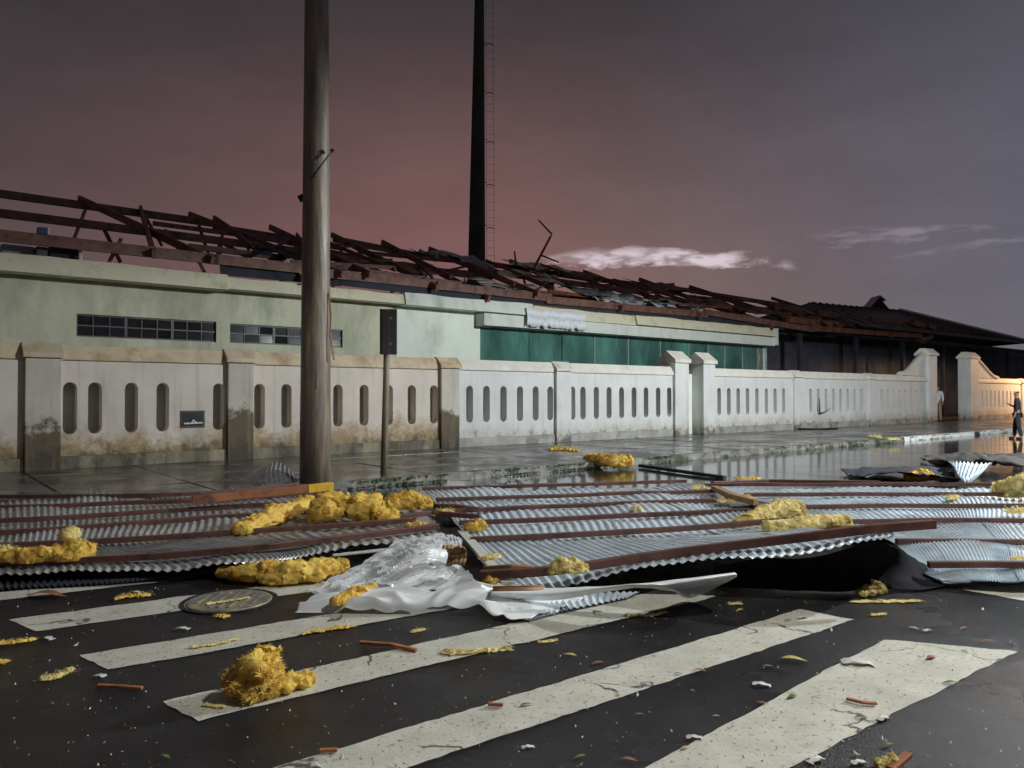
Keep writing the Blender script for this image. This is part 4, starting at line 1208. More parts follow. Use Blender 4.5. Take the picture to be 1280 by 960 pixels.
# curled gutter metal
rowsG = [px((612, 737, .14), (700, 735, .17), (780, 731, .21), (850, 724, .27), (918, 716, .30)),
         px((614, 741, .15), (700, 742, .15), (790, 731, .25), (850, 731, .24), (921, 719, .29)),
         px((615, 748, .09), (690, 751, .09), (760, 739, .17), (800, 735, .20), (840, 739, .14), (864, 748, .03), (921, 722, .25))]
cloth_sheet('curled_gutter', rowsG, 'white_sheet', 'long curled white metal gutter lying below the middle roof panel', 'gutter', 60, 10, 0.006, 0, 5, 0.005)
b = MB(); rr = []
for i in range(9):
    a = -0.4 + 3.4 * i / 8
    c_ = P(616, 744, .12)
    rr.append([c_ + Vector((0.0, 0.04 * math.cos(a), 0.055 * math.sin(a))), c_ + Vector((0.35, 0.04 * math.cos(a) + .02, 0.05 * math.sin(a) + .01))])
for i in range(8):
    b.add([rr[i][0], rr[i][1], rr[i + 1][1], rr[i + 1][0]], [(0, 1, 2, 3)])
o = tag(b.build('rolled_metal_end', 'card', smooth=True), 'brown rolled metal end sticking out of the curled white gutter', 'scrap metal')
o.modifiers.new('solid', 'SOLIDIFY').thickness = 0.006

# plastic film
rowsP = [px((470, 700, .10), (500, 680, .17), (530, 673, .20), (560, 673, .19), (578, 680, .16)),
         px((430, 722, .06), (480, 705, .12), (520, 694, .20), (555, 688, .20), (577, 693, .14)),
         px((395, 738, .03), (455, 728, .06), (510, 716, .12), (550, 708, .12), (574, 705, .09)),
         px((384, 747, .02), (450, 741, .03), (520, 736, .05), (560, 728, .06), (575, 716, .05))]
def film_mesh(rows, nt_, nr, amp, seed, label, name='plastic_film'):
    b = MB()
    for i in range(nr + 1):
        for j in range(nt_ + 1):
            p = surf(rows, i / nr, j / nt_)
            q = p * 5.0 + Vector((seed, 0, 0))
            al = q.x * .82 + q.y * .57; ac = -q.x * .57 + q.y * .82
            wv = mnoise.noise(q * .5) * 1.2
            rid = 1 - abs(mnoise.noise(Vector((al * .45 + wv, ac * 1.7 + wv, seed)))) * 2.4 + 0.6 * (1 - abs(mnoise.noise(Vector((al * 1.1, ac * 4.2 + wv * 2, seed)))) * 2.4) 
            p = p + Vector((0, 0, amp * rid))
            p.z = max(p.z, 0.014)
            b.v.append(p)
    for i in range(nr):
        for j in range(nt_):
            a = i * (nt_ + 1) + j
            b.f.append((a, a + 1, a + nt_ + 2, a + nt_ + 1))
    return tag(b.build(name, 'film', smooth=False), label, 'plastic')
film_mesh(rowsP, 90, 60, 0.035, 2, 'crumpled clear plastic film heaped between the left and middle roof panels')
film_mesh(px((470, 738, .02), (520, 728, .05), (560, 715, .07), (580, 708, .06)) and [px((465, 740, .02), (520, 722, .08), (575, 706, .08)), px((500, 743, .02), (550, 730, .05), (590, 722, .05)), px((520, 742, .014), (560, 740, .014), (600, 731, .02))], 50, 26, 0.02, 7, 'thin grey plastic sheet spread on the road beside the film heap')
# torn brown piece on the film
b = MB()
for k in range(1):
    c_ = P(568 + 4 * k, 700 - 7 * k, .2)
    gr = []
    for i in range(6):
        for j in range(6):
            a = -0.6 + 2.6 * i / 5
            gr.append(c_ + Vector((0.15 * (j / 5 - .5) + .02 * math.sin(i + k), 0.09 * math.cos(a), 0.11 * math.sin(a) + .03 * mnoise.noise(Vector((i * .6, j * .6, k))))))
    for i in range(5):
        for j in range(5):
            q = i * 6 + j
            b.add([gr[q], gr[q + 1], gr[q + 7], gr[q + 6]], [(0, 1, 2, 3)])
o = tag(b.build('torn_card', 'card', smooth=True), 'torn brown wrapping at the right end of the plastic film', 'card')
o.modifiers.new('solid', 'SOLIDIFY').thickness = 0.005

# loose timbers and bars
def bar(name, label, cat_, pts, w, h, m, bev=0.004):
    b = MB(); b.path_beam([Vector(p) for p in pts], w, h)
    return tag(b.build(name, m, bevel=bev), label, cat_)
bar('timber_batten', 'red-brown batten at the left front corner of the middle roof panel', 'batten', [P(606, 711, .16), P(640, 709, .2), P(665, 711, .18)], 0.05, 0.04, 'rust_orange')
bar('timber_batten', 'pale batten leaning down the left edge of the middle roof panel', 'batten', [P(577, 665, .16), P(600, 690, .16), P(634, 730, .14)], 0.09, 0.03, 'paper')
bar('steel_angle', 'rusty angle bar across the gap between the left and middle roof panels', 'bar', [P(500, 646, .2), P(540, 641, .2), P(600, 646, .18)], 0.06, 0.05, 'purlin')
bar('steel_angle', 'dark bar beside the yellow wool, left of the middle roof panel', 'bar', [P(530, 632, .16), P(570, 633, .2), P(600, 637, .17)], 0.06, 0.05, 'purlin')
bar('steel_bar', 'thin dark bar lying across the flooded gutter towards the kerb', 'bar', [P(800, 582, .05), P(850, 589, .05), P(906, 597, .04)], 0.09, 0.06, 'void')
bar('steel_bar', 'dark bar between the kerb and the back of the right roof panel', 'bar', [P(890, 604, .15), P(960, 601, .12), P(1100, 603, .12)], 0.07, 0.05, 'purlin')
bar('timber_batten', 'broken brown batten in the seam between middle and right panels', 'batten', [P(893, 610, .2), P(915, 620, .24), P(945, 628, .2)], 0.1, 0.07, 'card')
bar('timber_batten', 'pale plank lying under the front edge of the left roof panel', 'batten', [P(415, 694, .12), P(455, 690, .12), P(490, 686, .12)], 0.05, 0.02, 'paper')
bar('wood_splinter', 'orange wood splinter on the asphalt at the left, below the stripes', 'splinter', [P(122, 857, .015), P(150, 858, .02), P(178, 860, .015)], 0.022, 0.016, 'wood')
bar('wood_splinter', 'long red-brown splinter between two stripes near the picture centre', 'splinter', [P(450, 803, .02), P(490, 806, .025), P(521, 813, .015)], 0.028, 0.02, 'wood')
bar('wood_splinter', 'short red splinter on the stripe second from the right, near its middle', 'splinter', [P(610, 880, .02), P(629, 881, .02)], 0.02, 0.015, 'wood')
bar('wood_splinter', 'tiny red splinter on the near end of the stripe second from the right', 'splinter', [P(399, 938, .018), P(422, 937, .018)], 0.018, 0.014, 'wood')
bar('wood_splinter', 'brown wood chip on the rightmost near stripe, by its middle', 'splinter', [P(1058, 873, .018), P(1078, 878, .02), P(1096, 879, .018)], 0.024, 0.012, 'wood')
bar('wood_splinter', 'stout orange wood splinter at the bottom picture edge on the right', 'splinter', [P(1113, 962, .02), P(1136, 942, .05)], 0.035, 0.02, 'wood')
# bent sheets and muddle at the far right
yk = P(1200, 600, .1).y
b = MB(); rowsK = [[D(1185, 577, yk + 1.5), D(1210, 578, yk + 1.2), D(1240, 580, yk + 1.5)], [D(1192, 583, yk + .6), D(1204, 596, yk), D(1236, 582, yk + .6)], [D(1194, 588, yk + .3), D(1206, 606, yk), D(1218, 600, yk + .2)]]
sheet_mesh(b, rowsK, 0, 1, 12, 0.02, 12, 0.03, 6)
o = tag(b.build('bent_sheet', 'zinc', smooth=True), 'small sheet folded to a point behind the right roof panel', 'metal sheet')
o.modifiers.new('solid', 'SOLIDIFY').thickness = 0.004
rowsM = [px((1150, 572, .06), (1200, 567, .15), (1250, 568, .2), (1320, 572, .1)), px((1155, 577, .1), (1210, 573, .2), (1262, 575, .22), (1330, 582, .1)), px((1170, 581, .03), (1220, 581, .08), (1270, 584, .1), (1340, 592, .03))]
cloth_sheet('bent_sheet', rowsM, 'slab', 'long grey buckled sheet in the flooded gutter at the far right', 'metal sheet', 40, 14, 0.09, 0, 9)
rowsN = [px((1050, 588, .05), (1130, 584, .1), (1190, 590, .1)), px((1060, 594, .05), (1140, 594, .15), (1200, 600, .1))]
cloth_sheet('dark_tarpaulin', rowsN, 'void', 'dark wet sheet lying in the water beside a yellow wool heap', 'sheet', 30, 8, 0.05, 0, 12)

# ------------------------------------------------------------------ manhole
mh = P(287, 752, 0)
man = thing('manhole_cover', 'round iron manhole cover on the second far stripe, strewn with yellow fibres', 'manhole cover', mh)
b = MB(); seg = 40; R_ = 0.335
b.loft([[mh + Vector((math.cos(2 * PI * j / seg) * r, math.sin(2 * PI * j / seg) * r, z)) for j in range(seg)] for r, z in ((R_, 0.006), (R_, 0.010), (R_ - 0.03, 0.010), (R_ - 0.03, 0.006))], cap=False)
b.build('frame_ring', 'asphalt', man)
b = MB(); b.loft([[mh + Vector((math.cos(2 * PI * j / seg) * r, math.sin(2 * PI * j / seg) * r, z)) for j in range(seg)] for r, z in ((R_ - 0.04, 0.005), (R_ - 0.045, 0.014), (R_ - 0.06, 0.016))])
lid = b.build('lid', 'iron', man)
b = MB()
for a in range(-3, 4):
    hw = math.sqrt(max(0.001, (R_ - 0.11) ** 2 - (a * 0.065) ** 2))
    b.beam(mh + Vector((a * 0.065, -hw, 0.018)), mh + Vector((a * 0.065, hw, 0.018)), 0.02, 0.008)
b.build('tread', 'iron', lid)

# ------------------------------------------------------------------ glass wool
def tuft_mat(pts, rad, h, label, seed, m, name, fib):
    """thin ragged mat of tangled fibres"""
    r_ = random.Random(seed)
    b = MB(); n_ = len(pts)
    Ltot = sum((pts[i_ + 1] - pts[i_]).length for i_ in range(n_ - 1))
    for c_ in range(5 + 2 * n_):          # a few torn felted flakes
        t = r_.random(); c = cat(pts, t); x = t * (n_ - 1); k = min(int(x), n_ - 2); r = rad[k] + (rad[k + 1] - rad[k]) * (x - k)
        t = (c_ + .5) / (5 + 2 * n_); c = cat(pts, t); c = Vector((c.x + r_.gauss(0, .2) * r, c.y + r_.gauss(0, .3) * r, h + 0.004))
        q = 11; R0 = max(r * 1.0, 1.25 * Ltot / (5 + 2 * n_)) * r_.uniform(.8, 1.3)
        ring = [c + Vector((math.cos(2 * PI * j / q) * R0 * r_.uniform(.45, 1.15), math.sin(2 * PI * j / q) * min(R0, r * 1.6) * r_.uniform(.4, 1.5), 0.002 + r_.random() * .2 * r)) for j in range(q)]
        top = c + Vector((r_.gauss(0, .2) * r, r_.gauss(0, .2) * r, r * r_.uniform(.2, .9)))
        mid = [top.lerp(p, .55) + Vector((r_.gauss(0, .1), r_.gauss(0, .1), r_.gauss(.12, .12))) * r for p in ring]
        b.add(ring + mid + [top], [(j, (j + 1) % q, q + (j + 1) % q, q + j) for j in range(q)] + [(q + j, q + (j + 1) % q, 2 * q) for j in range(q)])
    for _ in range(int(fib * 1.6)):
        t = r_.random(); c = cat(pts, t); x = t * (n_ - 1); k = min(int(x), n_ - 2); r = rad[k] + (rad[k + 1] - rad[k]) * (x - k)
        c = Vector((c.x + r_.gauss(0, .7) * r, c.y + r_.gauss(0, .8) * r, h + 0.003 + abs(r_.gauss(0, .45)) * r))
        a = r_.uniform(0, 2 * PI); d = Vector((math.cos(a), math.sin(a) * .7, r_.gauss(0, .35))) * r * r_.uniform(.25, .8)
        w_ = Vector((-d.y, d.x, r_.gauss(0, .5) * r * .3)).normalized() * r * r_.uniform(.03, .10)
        e = [c - d, c + Vector((0, 0, r_.gauss(0, .15) * r)), c + d]
        for p in e: p.z = max(p.z, h + 0.003)
        b.add([e[0] - w_ * .3, e[0] + w_ * .3, e[1] + w_, e[1] - w_, e[2] + w_ * .2, e[2] - w_ * .2], [(0, 1, 2, 3), (3, 2, 4, 5)])
    return tag(b.build(name, m), label, 'insulation', 'yellow glass wool blown from the roof')
def wool(path, rad_px, h, label, seed, m='wool', flat=0.85, rough=0.5, wide=1.0, fib=260, name='glass_wool_clump'):
    """one continuous fluffy lump swept along a path; path = base points in the picture"""
    pts, rad = [], []
    for (u, v), r in zip(path, rad_px):
        p = P(u, v, h); r = r * p.y / F
        pts.append(p + Vector((0, 0, r * flat * 0.82))); rad.append(r)
    if len(pts) == 1:
        pts = [pts[0] + Vector((-rad[0] * .35, 0, 0)), pts[0] + Vector((rad[0] * .35, 0, 0))]; rad = [rad[0]] * 2
    rm = max(rad)
    # extend ends so that the lump closes roundly
    d0 = (pts[0] - pts[1]).normalized(); d1 = (pts[-1] - pts[-2]).normalized()
    if max(rad_px) < 7.5:
        return tuft_mat(pts, rad, h, label, seed, m, name, fib)
    NR, NS = (64, 56) if rm * F / pts[0].y > 12 else (44, 36)
    b = MB(); rings = []
    for i in range(NR + 1):
        t = i / NR
        e = 0.16
        if t < e:
            q = t / e; c = pts[0] + d0 * rad[0] * 0.8 * (1 - q); rr_ = rad[0] * math.sqrt(max(0.0009, 1 - (1 - q) ** 2))
        elif t > 1 - e:
            q = (1 - t) / e; c = pts[-1] + d1 * rad[-1] * 0.8 * (1 - q); rr_ = rad[-1] * math.sqrt(max(0.0009, 1 - (1 - q) ** 2))
        else:
            q = (t - e) / (1 - 2 * e); c = cat(pts, q); x = q * (len(rad) - 1); k = min(int(x), len(rad) - 2); rr_ = rad[k] + (rad[k + 1] - rad[k]) * (x - k)
        d = (cat(pts, min(1, max(0, (t - e) / (1 - 2 * e)) + .02)) - cat(pts, max(0, min(1, (t - e) / (1 - 2 * e)) - .02)))
        d.normalize()
        x_ = d.cross(Vector((0, 0, 1))).normalized(); y_ = x_.cross(d)
        ring = []
        for j in range(NS):
            a = 2 * PI * j / NS
            o_ = x_ * math.cos(a) * wide + y_ * math.sin(a) * flat
            p = c + o_ * rr_
            q1 = mnoise.fractal((p + Vector((seed * 3.7, 0, 0))) * (0.75 / rm), 0.8, 2.0, 3)
            qv = (p + Vector((seed, 0, 0))) * (1.9 / rm); qv = qv + Vector((mnoise.noise(qv * .6), mnoise.noise(qv * .6 + Vector((5, 0, 0))), 0)) * .9
            q2 = 1 - abs(mnoise.noise(Vector((qv.x, qv.y * 2.2, qv.z * 1.2)))) * 2.6
            q3 = mnoise.noise((p + Vector((0, seed, 0))) * (7.0 / rm))
            q4 = mnoise.noise((p + Vector((0, seed, 3))) * (15.0 / rm))
            p = p + o_ * rr_ * (rough * 1.25 * q1 + rough * 0.45 * q2 + 0.07 * q3)
            p.z = max(p.z, h + 0.004)
            ring.append(p)
        rings.append(ring)
    b.loft(rings)
    nv = list(b.v)
    r_ = random.Random(seed)
    NRg = NR + 1
    Lp = sum((pts[i_ + 1] - pts[i_]).length for i_ in range(len(pts) - 1)) + 1.6 * rm
    for k_ in range(int(min(26, 4 * Lp / rm))):          # torn layers peeling off the lump
        ci, cj = r_.uniform(.08, .92) * NR, r_.uniform(-.1, .6) * NS
        hi, hj = min(.22, r_.uniform(.3, .75) * rm / Lp) * NR, r_.uniform(.08, .18) * NS
        ang = r_.uniform(0, PI); ca, sa = math.cos(ang), math.sin(ang)
        G_ = 13; gi = {}
        lift = rm * r_.uniform(.03, .10); flare = rm * r_.uniform(.05, .42); hinge = r_.uniform(0, 2 * PI)
        for x_i in range(G_):
            for y_i in range(G_):
                a_, c_ = x_i / (G_ - 1) * 2 - 1, y_i / (G_ - 1) * 2 - 1
                rad_ = math.hypot(a_, c_)
                if rad_ > 0.98 + .38 * mnoise.noise(Vector((a_ * 3.1 + k_ * 7, c_ * 3.1, seed))):
                    continue
                fi = ci + (a_ * ca - c_ * sa) * hi; fj = cj + (a_ * sa + c_ * ca) * hj
                if fi < 0 or fi > NR - 1e-3:
                    continue
                i_, j_ = int(fi), int(math.floor(fj)); u_, v_ = fi - i_, fj - j_
                p = rings[i_][j_ % NS].lerp(rings[i_ + 1][j_ % NS], u_).lerp(rings[i_][(j_ + 1) % NS].lerp(rings[i_ + 1][(j_ + 1) % NS], u_), v_)
                cc = sum(rings[i_][::6], Vector()) / len(rings[i_][::6])
                ov = p - cc
                ov = ov.normalized() if ov.length > 1e-6 else Vector((0, 0, 1))
                e_ = max(0, a_ * math.cos(hinge) + c_ * math.sin(hinge))
                p = p + ov * (lift + flare * e_ * e_ + rm * .05 * mnoise.noise(p * (5 / rm)))
                p.z = max(p.z, h + 0.005)
                gi[(x_i, y_i)] = len(b.v); b.v.append(p)
        for (x_i, y_i), a_ in list(gi.items()):
            q_ = [gi.get((x_i + 1, y_i)), gi.get((x_i + 1, y_i + 1)), gi.get((x_i, y_i + 1))]
            if None not in q_:
                b.f.append((a_, *q_))
    nv = list(b.v)
    nf = len(b.f)
    cen = sum(nv, Vector()) / len(nv)
    px_r = rm * F / pts[0].y
    for _ in range(int(2600 + 260 * px_r)):         # torn fibres felted over the surface, some standing off
        fc = b.f[r_.randrange(nf)]
        if len(fc) != 4:
            continue
        p = nv[fc[0]].lerp(nv[fc[2]], r_.random()).lerp(nv[fc[1]], r_.random() * .4)
        if p.z < h + 0.006 and r_.random() < 0.8:
            continue
        nrm = (nv[fc[1]] - nv[fc[0]]).cross(nv[fc[3]] - nv[fc[0]])
        if nrm.length < 1e-12:
            continue
        nrm.normalize()
        if nrm.dot(p - cen) < 0:
            nrm = -nrm
        rv = Vector((r_.gauss(0, 1), r_.gauss(0, 1), r_.gauss(0, .5)))
        tg = (rv - nrm * rv.dot(nrm)).normalized()
        l = rm * r_.uniform(0.10, 0.30)
        off = r_.uniform(.1, .55) if r_.random() < .85 else r_.uniform(.6, 1.4)
        w_ = nrm.cross(tg).normalized() * rm * r_.uniform(0.010, 0.032)
        a_, m_, q = p - tg * l * .4 - nrm * rm * .01, p + nrm * rm * 0.035, p + tg * l + nrm * l * off * .42
        q.z = max(q.z, h + 0.004)
        b.add([a_ - w_ * .5, a_ + w_ * .5, m_ + w_, m_ - w_, q + w_ * .2, q - w_ * .2], [(0, 1, 2, 3), (3, 2, 4, 5)])
    o = b.build(name, m, smooth=True)
    return tag(o, label, 'insulation', 'yellow glass wool blown from the roof')
S_ = 0.17
wool([(300, 668), (345, 652), (388, 634)], [8, 12, 8], S_, 'long yellow wool roll lying on the left roof panel, left of the biggest heap', 1)
wool([(402, 652), (432, 645), (470, 650), (490, 652)], [11, 18, 13, 7], S_, 'biggest yellow wool heap on the left roof panel', 2, rough=0.65, wide=1.3)
wool([(484, 637), (510, 636), (535, 636)], [9, 13, 7], S_, 'yellow wool mound right behind the biggest heap', 3)
wool([(510, 658), (528, 659), (542, 661)], [5, 7, 4], S_, 'small yellow wool tuft at the tip of the left roof panel', 4, fib=120)
wool([(78, 702), (92, 698), (104, 699)], [10, 15, 9], S_, 'upright yellow wool lump at the left with a brown tuft on top', 5, rough=0.6)
wool([(84, 676), (92, 670)], [8, 7], S_ + .10, 'dull brownish wool tuft on top of the upright lump at the left', 6, m='wool_pale', fib=140)
wool([(-5, 703), (35, 703), (70, 700)], [8, 10, 11], S_, 'flat yellow wool strip on the left roof panel by the picture edge', 7)
wool([(-4, 688), (10, 688)], [7, 7], S_, 'small pale wool tuft at the left picture edge', 8, m='wool_pale', fib=140)
wool([(278, 722), (320, 726), (370, 727), (425, 718)], [7, 13, 15, 13], 0.02, 'long yellow wool log under the front edge of the left roof panel', 9)
wool([(418, 757), (445, 748), (468, 740)], [6, 8, 6], 0.06, 'yellow wool roll on the crumpled white sheet', 10)
wool([(690, 563), (706, 563), (722, 565)], [5, 6, 4], WALK_Z, 'yellow wool pillow on the pavement below the white wall', 11, m='wool')
wool([(735, 577), (758, 583), (785, 583)], [5, 9, 9], 0.06, 'plump yellow wool pillow on the kerb', 12, m='wool', rough=0.35)
wool([(920, 599), (935, 600), (948, 599)], [3.5, 4.5, 3], 0.01, 'small yellow wool scrap floating in the gutter water', 13, fib=100)
wool([(925, 661), (955, 655), (992, 650)], [7, 13, 15], S_, 'thick pale yellow batt between middle and right roof panels', 14, m='wool_pale', rough=0.35)
wool([(960, 664), (1010, 662), (1058, 660)], [8, 10, 9], S_ + .08, 'flatter pale yellow batt in front of the thick one on the right', 15, m='wool_pale', rough=0.4)
wool([(690, 717), (715, 716), (730, 714)], [7, 10, 6], S_ + 0.04, 'stringy pale wool hanging over the front purlin of the middle panel', 16, m='wool_pale', rough=0.7, fib=500)
wool([(604, 700), (622, 697)], [5, 6], S_, 'pale wool tuft on the left edge of the middle roof panel', 17, m='wool_pale', rough=.7, fib=200)
wool([(612, 733), (622, 728)], [6, 8], 0.12, 'yellow stringy tuft at the front left corner of the middle panel', 18, rough=.7, fib=300)
wool([(585, 664), (600, 662)], [5, 8], S_, 'orange-yellow wool tuft beside the torn brown wrapping', 19, fib=160)
wool([(545, 644), (562, 642)], [6, 7], S_, 'dull wool tuft on the bars between the left and middle panels', 20, m='wool_pale', fib=160)
wool([(792, 637), (800, 637)], [5, 5], S_, 'small round wool ball on the middle roof panel', 21, m='wool_pale', fib=90)
wool([(868, 611), (878, 610)], [5, 5], S_, 'small wool tuft at the back right corner of the middle panel', 22, m='wool_pale', fib=120)
wool([(900, 628), (925, 626), (935, 622)], [5, 6, 5], S_, 'ragged wool scrap in the seam behind the thick batt', 23, m='wool_pale', fib=200)
wool([(1135, 601), (1152, 601), (1170, 601)], [5, 8, 4], 0.02, 'pointed yellow wool heap behind the right roof panel', 24)
wool([(1250, 620), (1268, 622), (1290, 622)], [8, 15, 16], .12, 'large pale wool heap at the right picture edge', 25, m='wool_pale')
wool([(1262, 642), (1276, 641)], [6, 7], S_, 'pale wool tuft on the right roof panel near the picture edge', 26, m='wool_pale', fib=160)
wool([(1186, 624), (1196, 623)], [4, 5], S_, 'small wool tuft in the middle of the right roof panel', 27, m='wool_pale', fib=90)
wool([(1266, 700), (1290, 700)], [4, 5], S_, 'flat wool scrap on the right roof panel at the picture edge', 28, m='wool_pale', fib=120)
wool([(1090, 547), (1100, 548)], [4, 4], WALK_Z, 'left of two small wool tufts on the far pavement', 29, m='wool_pale', fib=60)
wool([(1112, 550), (1122, 550)], [4, 4], WALK_Z, 'right of two small wool tufts on the far pavement', 30, m='wool_pale', fib=60)
wool([(304, 868), (318, 872), (334, 868)], [19, 29, 20], 0.004, 'big yellow wool ball sitting on the near end of a zebra stripe', 31, rough=0.55, fib=700, flat=0.95)
wool([(342, 866), (365, 862), (386, 853)], [10, 11, 7], 0.004, 'ragged yellow tuft trailing from the big wool ball on the stripe', 32, rough=0.8, fib=700)
wool([(1076, 746), (1095, 742), (1102, 741)], [5, 8, 6], 0.004, 'yellow wool lump in front of the dark gap on the right', 33, m='wool_pale', fib=260)
wool([(1072, 753), (1110, 753), (1150, 752)], [2.5, 3.5, 2], 0.004, 'flat pale wool smear below the lump in front of the dark gap', 34, m='wool_pale', fib=200)
wool([(146, 749), (165, 746), (188, 745)], [4, 5, 4], 0.004, 'yellow wool scrap on the asphalt below the left panel', 35, fib=200)
wool([(0, 806), (20, 804), (42, 801)], [4, 5, 4], 0.004, 'yellow wool scrap on the asphalt at the left picture edge', 36, fib=200)
wool([(55, 850), (72, 847), (90, 838)], [5, 6, 5], 0.004, 'pale wool scrap left of the first long stripe', 37, m='wool_pale', fib=220)
wool([(-4, 830), (6, 829)], [4, 5], 0.004, 'tiny wool scrap cut by the left picture edge', 38, fib=90)
wool([(555, 817), (590, 816), (637, 812)], [3, 5, 5], 0.006, 'flat yellow fibre mat on the third stripe near its middle', 39, m='wool_pale', fib=320)
wool([(380, 793), (410, 788), (440, 784)], [2.5, 4, 3], 0.006, 'thin yellow fibre streak beside the second stripe', 40, fib=220)
wool([(240, 810), (270, 806), (295, 800)], [2, 3, 2], 0.006, 'brownish fibre streak along the second stripe', 41, m='wool_pale', fib=200)
wool([(272, 771), (284, 772)], [4, 4], 0.004, 'orange wool crumb just below the manhole', 42, fib=100)
wool([(515, 791), (530, 788)], [3, 4], 0.004, 'small wool crumb between the stripes below the white sheet', 43, m='wool_pale', fib=100)
wool([(785, 769), (810, 771), (832, 766)], [2, 3, 2], 0.006, 'thin straw-coloured fibre strand on the third stripe near its far end', 44, m='wool_pale', fib=180)
wool([(912, 756), (926, 756)], [3, 3], 0.004, 'small wool crumb beyond the far end of the third stripe', 45, m='wool_pale', fib=90)
wool([(675, 804), (696, 801)], [2, 3], 0.004, 'faint wool crumb beside the third stripe near the picture centre', 46, m='wool_pale', fib=90)
wool([(1090, 770), (1106, 768)], [2, 3], 0.004, 'thin pale fibre smear right of the second stripe end', 47, m='wool_pale', fib=90)
wool([(255, 882), (280, 885)], [2.5, 3], 0.006, 'small brown fibre smear on the near end of the third stripe', 48, m='wool_pale', fib=120)
wool([(640, 770), (660, 775)], [2, 2.5], 0.02, 'yellow fibre edge under the pale ribbed sheet', 49, fib=100)
wool([(260, 756), (285, 752), (310, 748)], [1.6, 3, 2], 0.018, 'thin layer of yellow fibre on the manhole cover', 50, m='wool_pale', fib=260)
wool([(1098, 960), (1118, 960)], [6, 8], 0.004, 'green-grey fibre clump at the bottom edge beside the stout splinter', 51, m='wool_pale', fib=160)

# ------------------------------------------------------------------ leaves and scraps on the road
def leaf_mesh(name, kind):
    b = MB(); n_ = 7
    L_, Wd = 1.0, (0.34 if kind != 'scrap' else 0.6)
    rows_ = []
    for i in range(n_):
        t = i / (n_ - 1)
        w = Wd * math.sin(PI * min(0.97, max(0.03, t ** 0.8))) if kind != 'scrap' else Wd * (0.7 + 0.3 * math.sin(i * 2.3))
        c = 0.16 * math.sin(PI * t) + 0.05 * math.sin(5 * t)
        rows_.append([Vector((t - .5, -w / 2, c + .06)), Vector((t - .5, 0, c)), Vector((t - .5, w / 2, c + .05))])
    for i in range(n_ - 1):
        for j in range(2):
            b.add([rows_[i][j], rows_[i + 1][j], rows_[i + 1][j + 1], rows_[i][j + 1]], [(0, 1, 2, 3)])
    me = bpy.data.meshes.new(name)
    me.from_pydata([tuple(p) for p in b.v], [], b.f)
    return me
LEAF = {}
for kind, m in (('green leaf', 'leaf_green'), ('brown leaf', 'leaf_brown'), ('straw-coloured leaf', 'leaf_yellow'), ('pale scrap', 'paper')):
    me = leaf_mesh('leaf', 'scrap' if 'scrap' in kind else 'leaf'); me.materials.append(MAT[m]); LEAF[kind] = me
where = [
    (1188, 854, 'green leaf', 20, 'touching the right edge of the rightmost near stripe'), (1110, 931, 'green leaf', 17, 'on the asphalt right of the rightmost near stripe'),
    (1165, 822, 'brown leaf', 20, 'near the far end of the rightmost near stripe'), (1232, 802, 'brown leaf', 17, 'at the far corner of the rightmost near stripe'),
    (952, 856, 'pale scrap', 20, 'between the two nearest stripes, in the middle'), (993, 825, 'straw-coloured leaf', 30, 'between the two nearest stripes, towards the far end'),
    (990, 871, 'green leaf', 18, 'on the left edge of the rightmost near stripe'), (953, 879, 'brown leaf', 14, 'just left of the rightmost near stripe'),
    (960, 833, 'green leaf', 14, 'beside the stripe second from the right'), (874, 838, 'brown leaf', 16, 'on the right edge of the stripe second from the right'),
    (848, 842, 'green leaf', 10, 'on the stripe second from the right'), (748, 829, 'brown leaf', 17, 'between the second and third stripes near the centre'),
    (712, 819, 'straw-coloured leaf', 18, 'right of the third stripe near the centre'), (658, 881, 'brown leaf', 16, 'on the stripe second from the right, left of its long crack'),
    (800, 893, 'brown leaf', 12, 'right of the stripe second from the right'), (725, 946, 'green leaf', 16, 'at the bottom edge left of the rightmost stripe'),
    (660, 934, 'pale scrap', 15, 'at the bottom edge below the stripe second from the right'), (787, 950, 'brown leaf', 20, 'at the bottom edge touching the rightmost stripe'),
    (856, 935, 'straw-coloured leaf', 13, 'on the left edge of the rightmost stripe near the bottom'), (868, 922, 'pale scrap', 18, 'left of the rightmost stripe near the bottom'),
    (208, 946, 'green leaf', 16, 'on the empty asphalt at the lower left'), (65, 879, 'brown leaf', 10, 'on the empty asphalt at the far left'),
    (288, 951, 'brown leaf', 8, 'at the bottom edge on the left'), (228, 786, 'pale scrap', 16, 'between the first two stripes at the left'),
    (124, 845, 'pale scrap', 16, 'below the near end of the second stripe'), (60, 798, 'pale scrap', 16, 'below the near end of the first stripe'),
    (1072, 829, 'pale scrap', 34, 'grey and flat, beside the far end of the rightmost stripe'), (895, 895, 'straw-coloured leaf', 9, 'in the middle of the wide gap between near stripes'),
    (1003, 772, 'pale scrap', 12, 'beyond the far end of the stripe second from the right'), (985, 775, 'brown leaf', 8, 'dark, on the far end of the stripe second from the right'),
    (1205, 785, 'brown leaf', 12, 'on the empty asphalt at the right, below the right panel'), (1160, 788, 'pale scrap', 12, 'on the empty asphalt right of the stripes'),
    (1142, 785, 'pale scrap', 9, 'smaller, on the empty asphalt right of the stripes'), (1020, 950, 'pale scrap', 22, 'at the bottom edge right of the rightmost stripe'),
    (1074, 953, 'pale scrap', 18, 'at the bottom edge left of the stout splinter'), (1105, 898, 'pale scrap', 18, 'torn, on the right edge of the rightmost stripe'),
    (1076, 897, 'brown leaf', 14, 'curled, in the middle of the rightmost stripe'), (170, 740, 'pale scrap', 10, 'beside the wool scrap below the left panel'),
    (60, 745, 'brown leaf', 46, 'large and reddish, below the front edge of the left panel'), (925, 763, 'straw-coloured leaf', 14, 'in front of the curled gutter'),
]
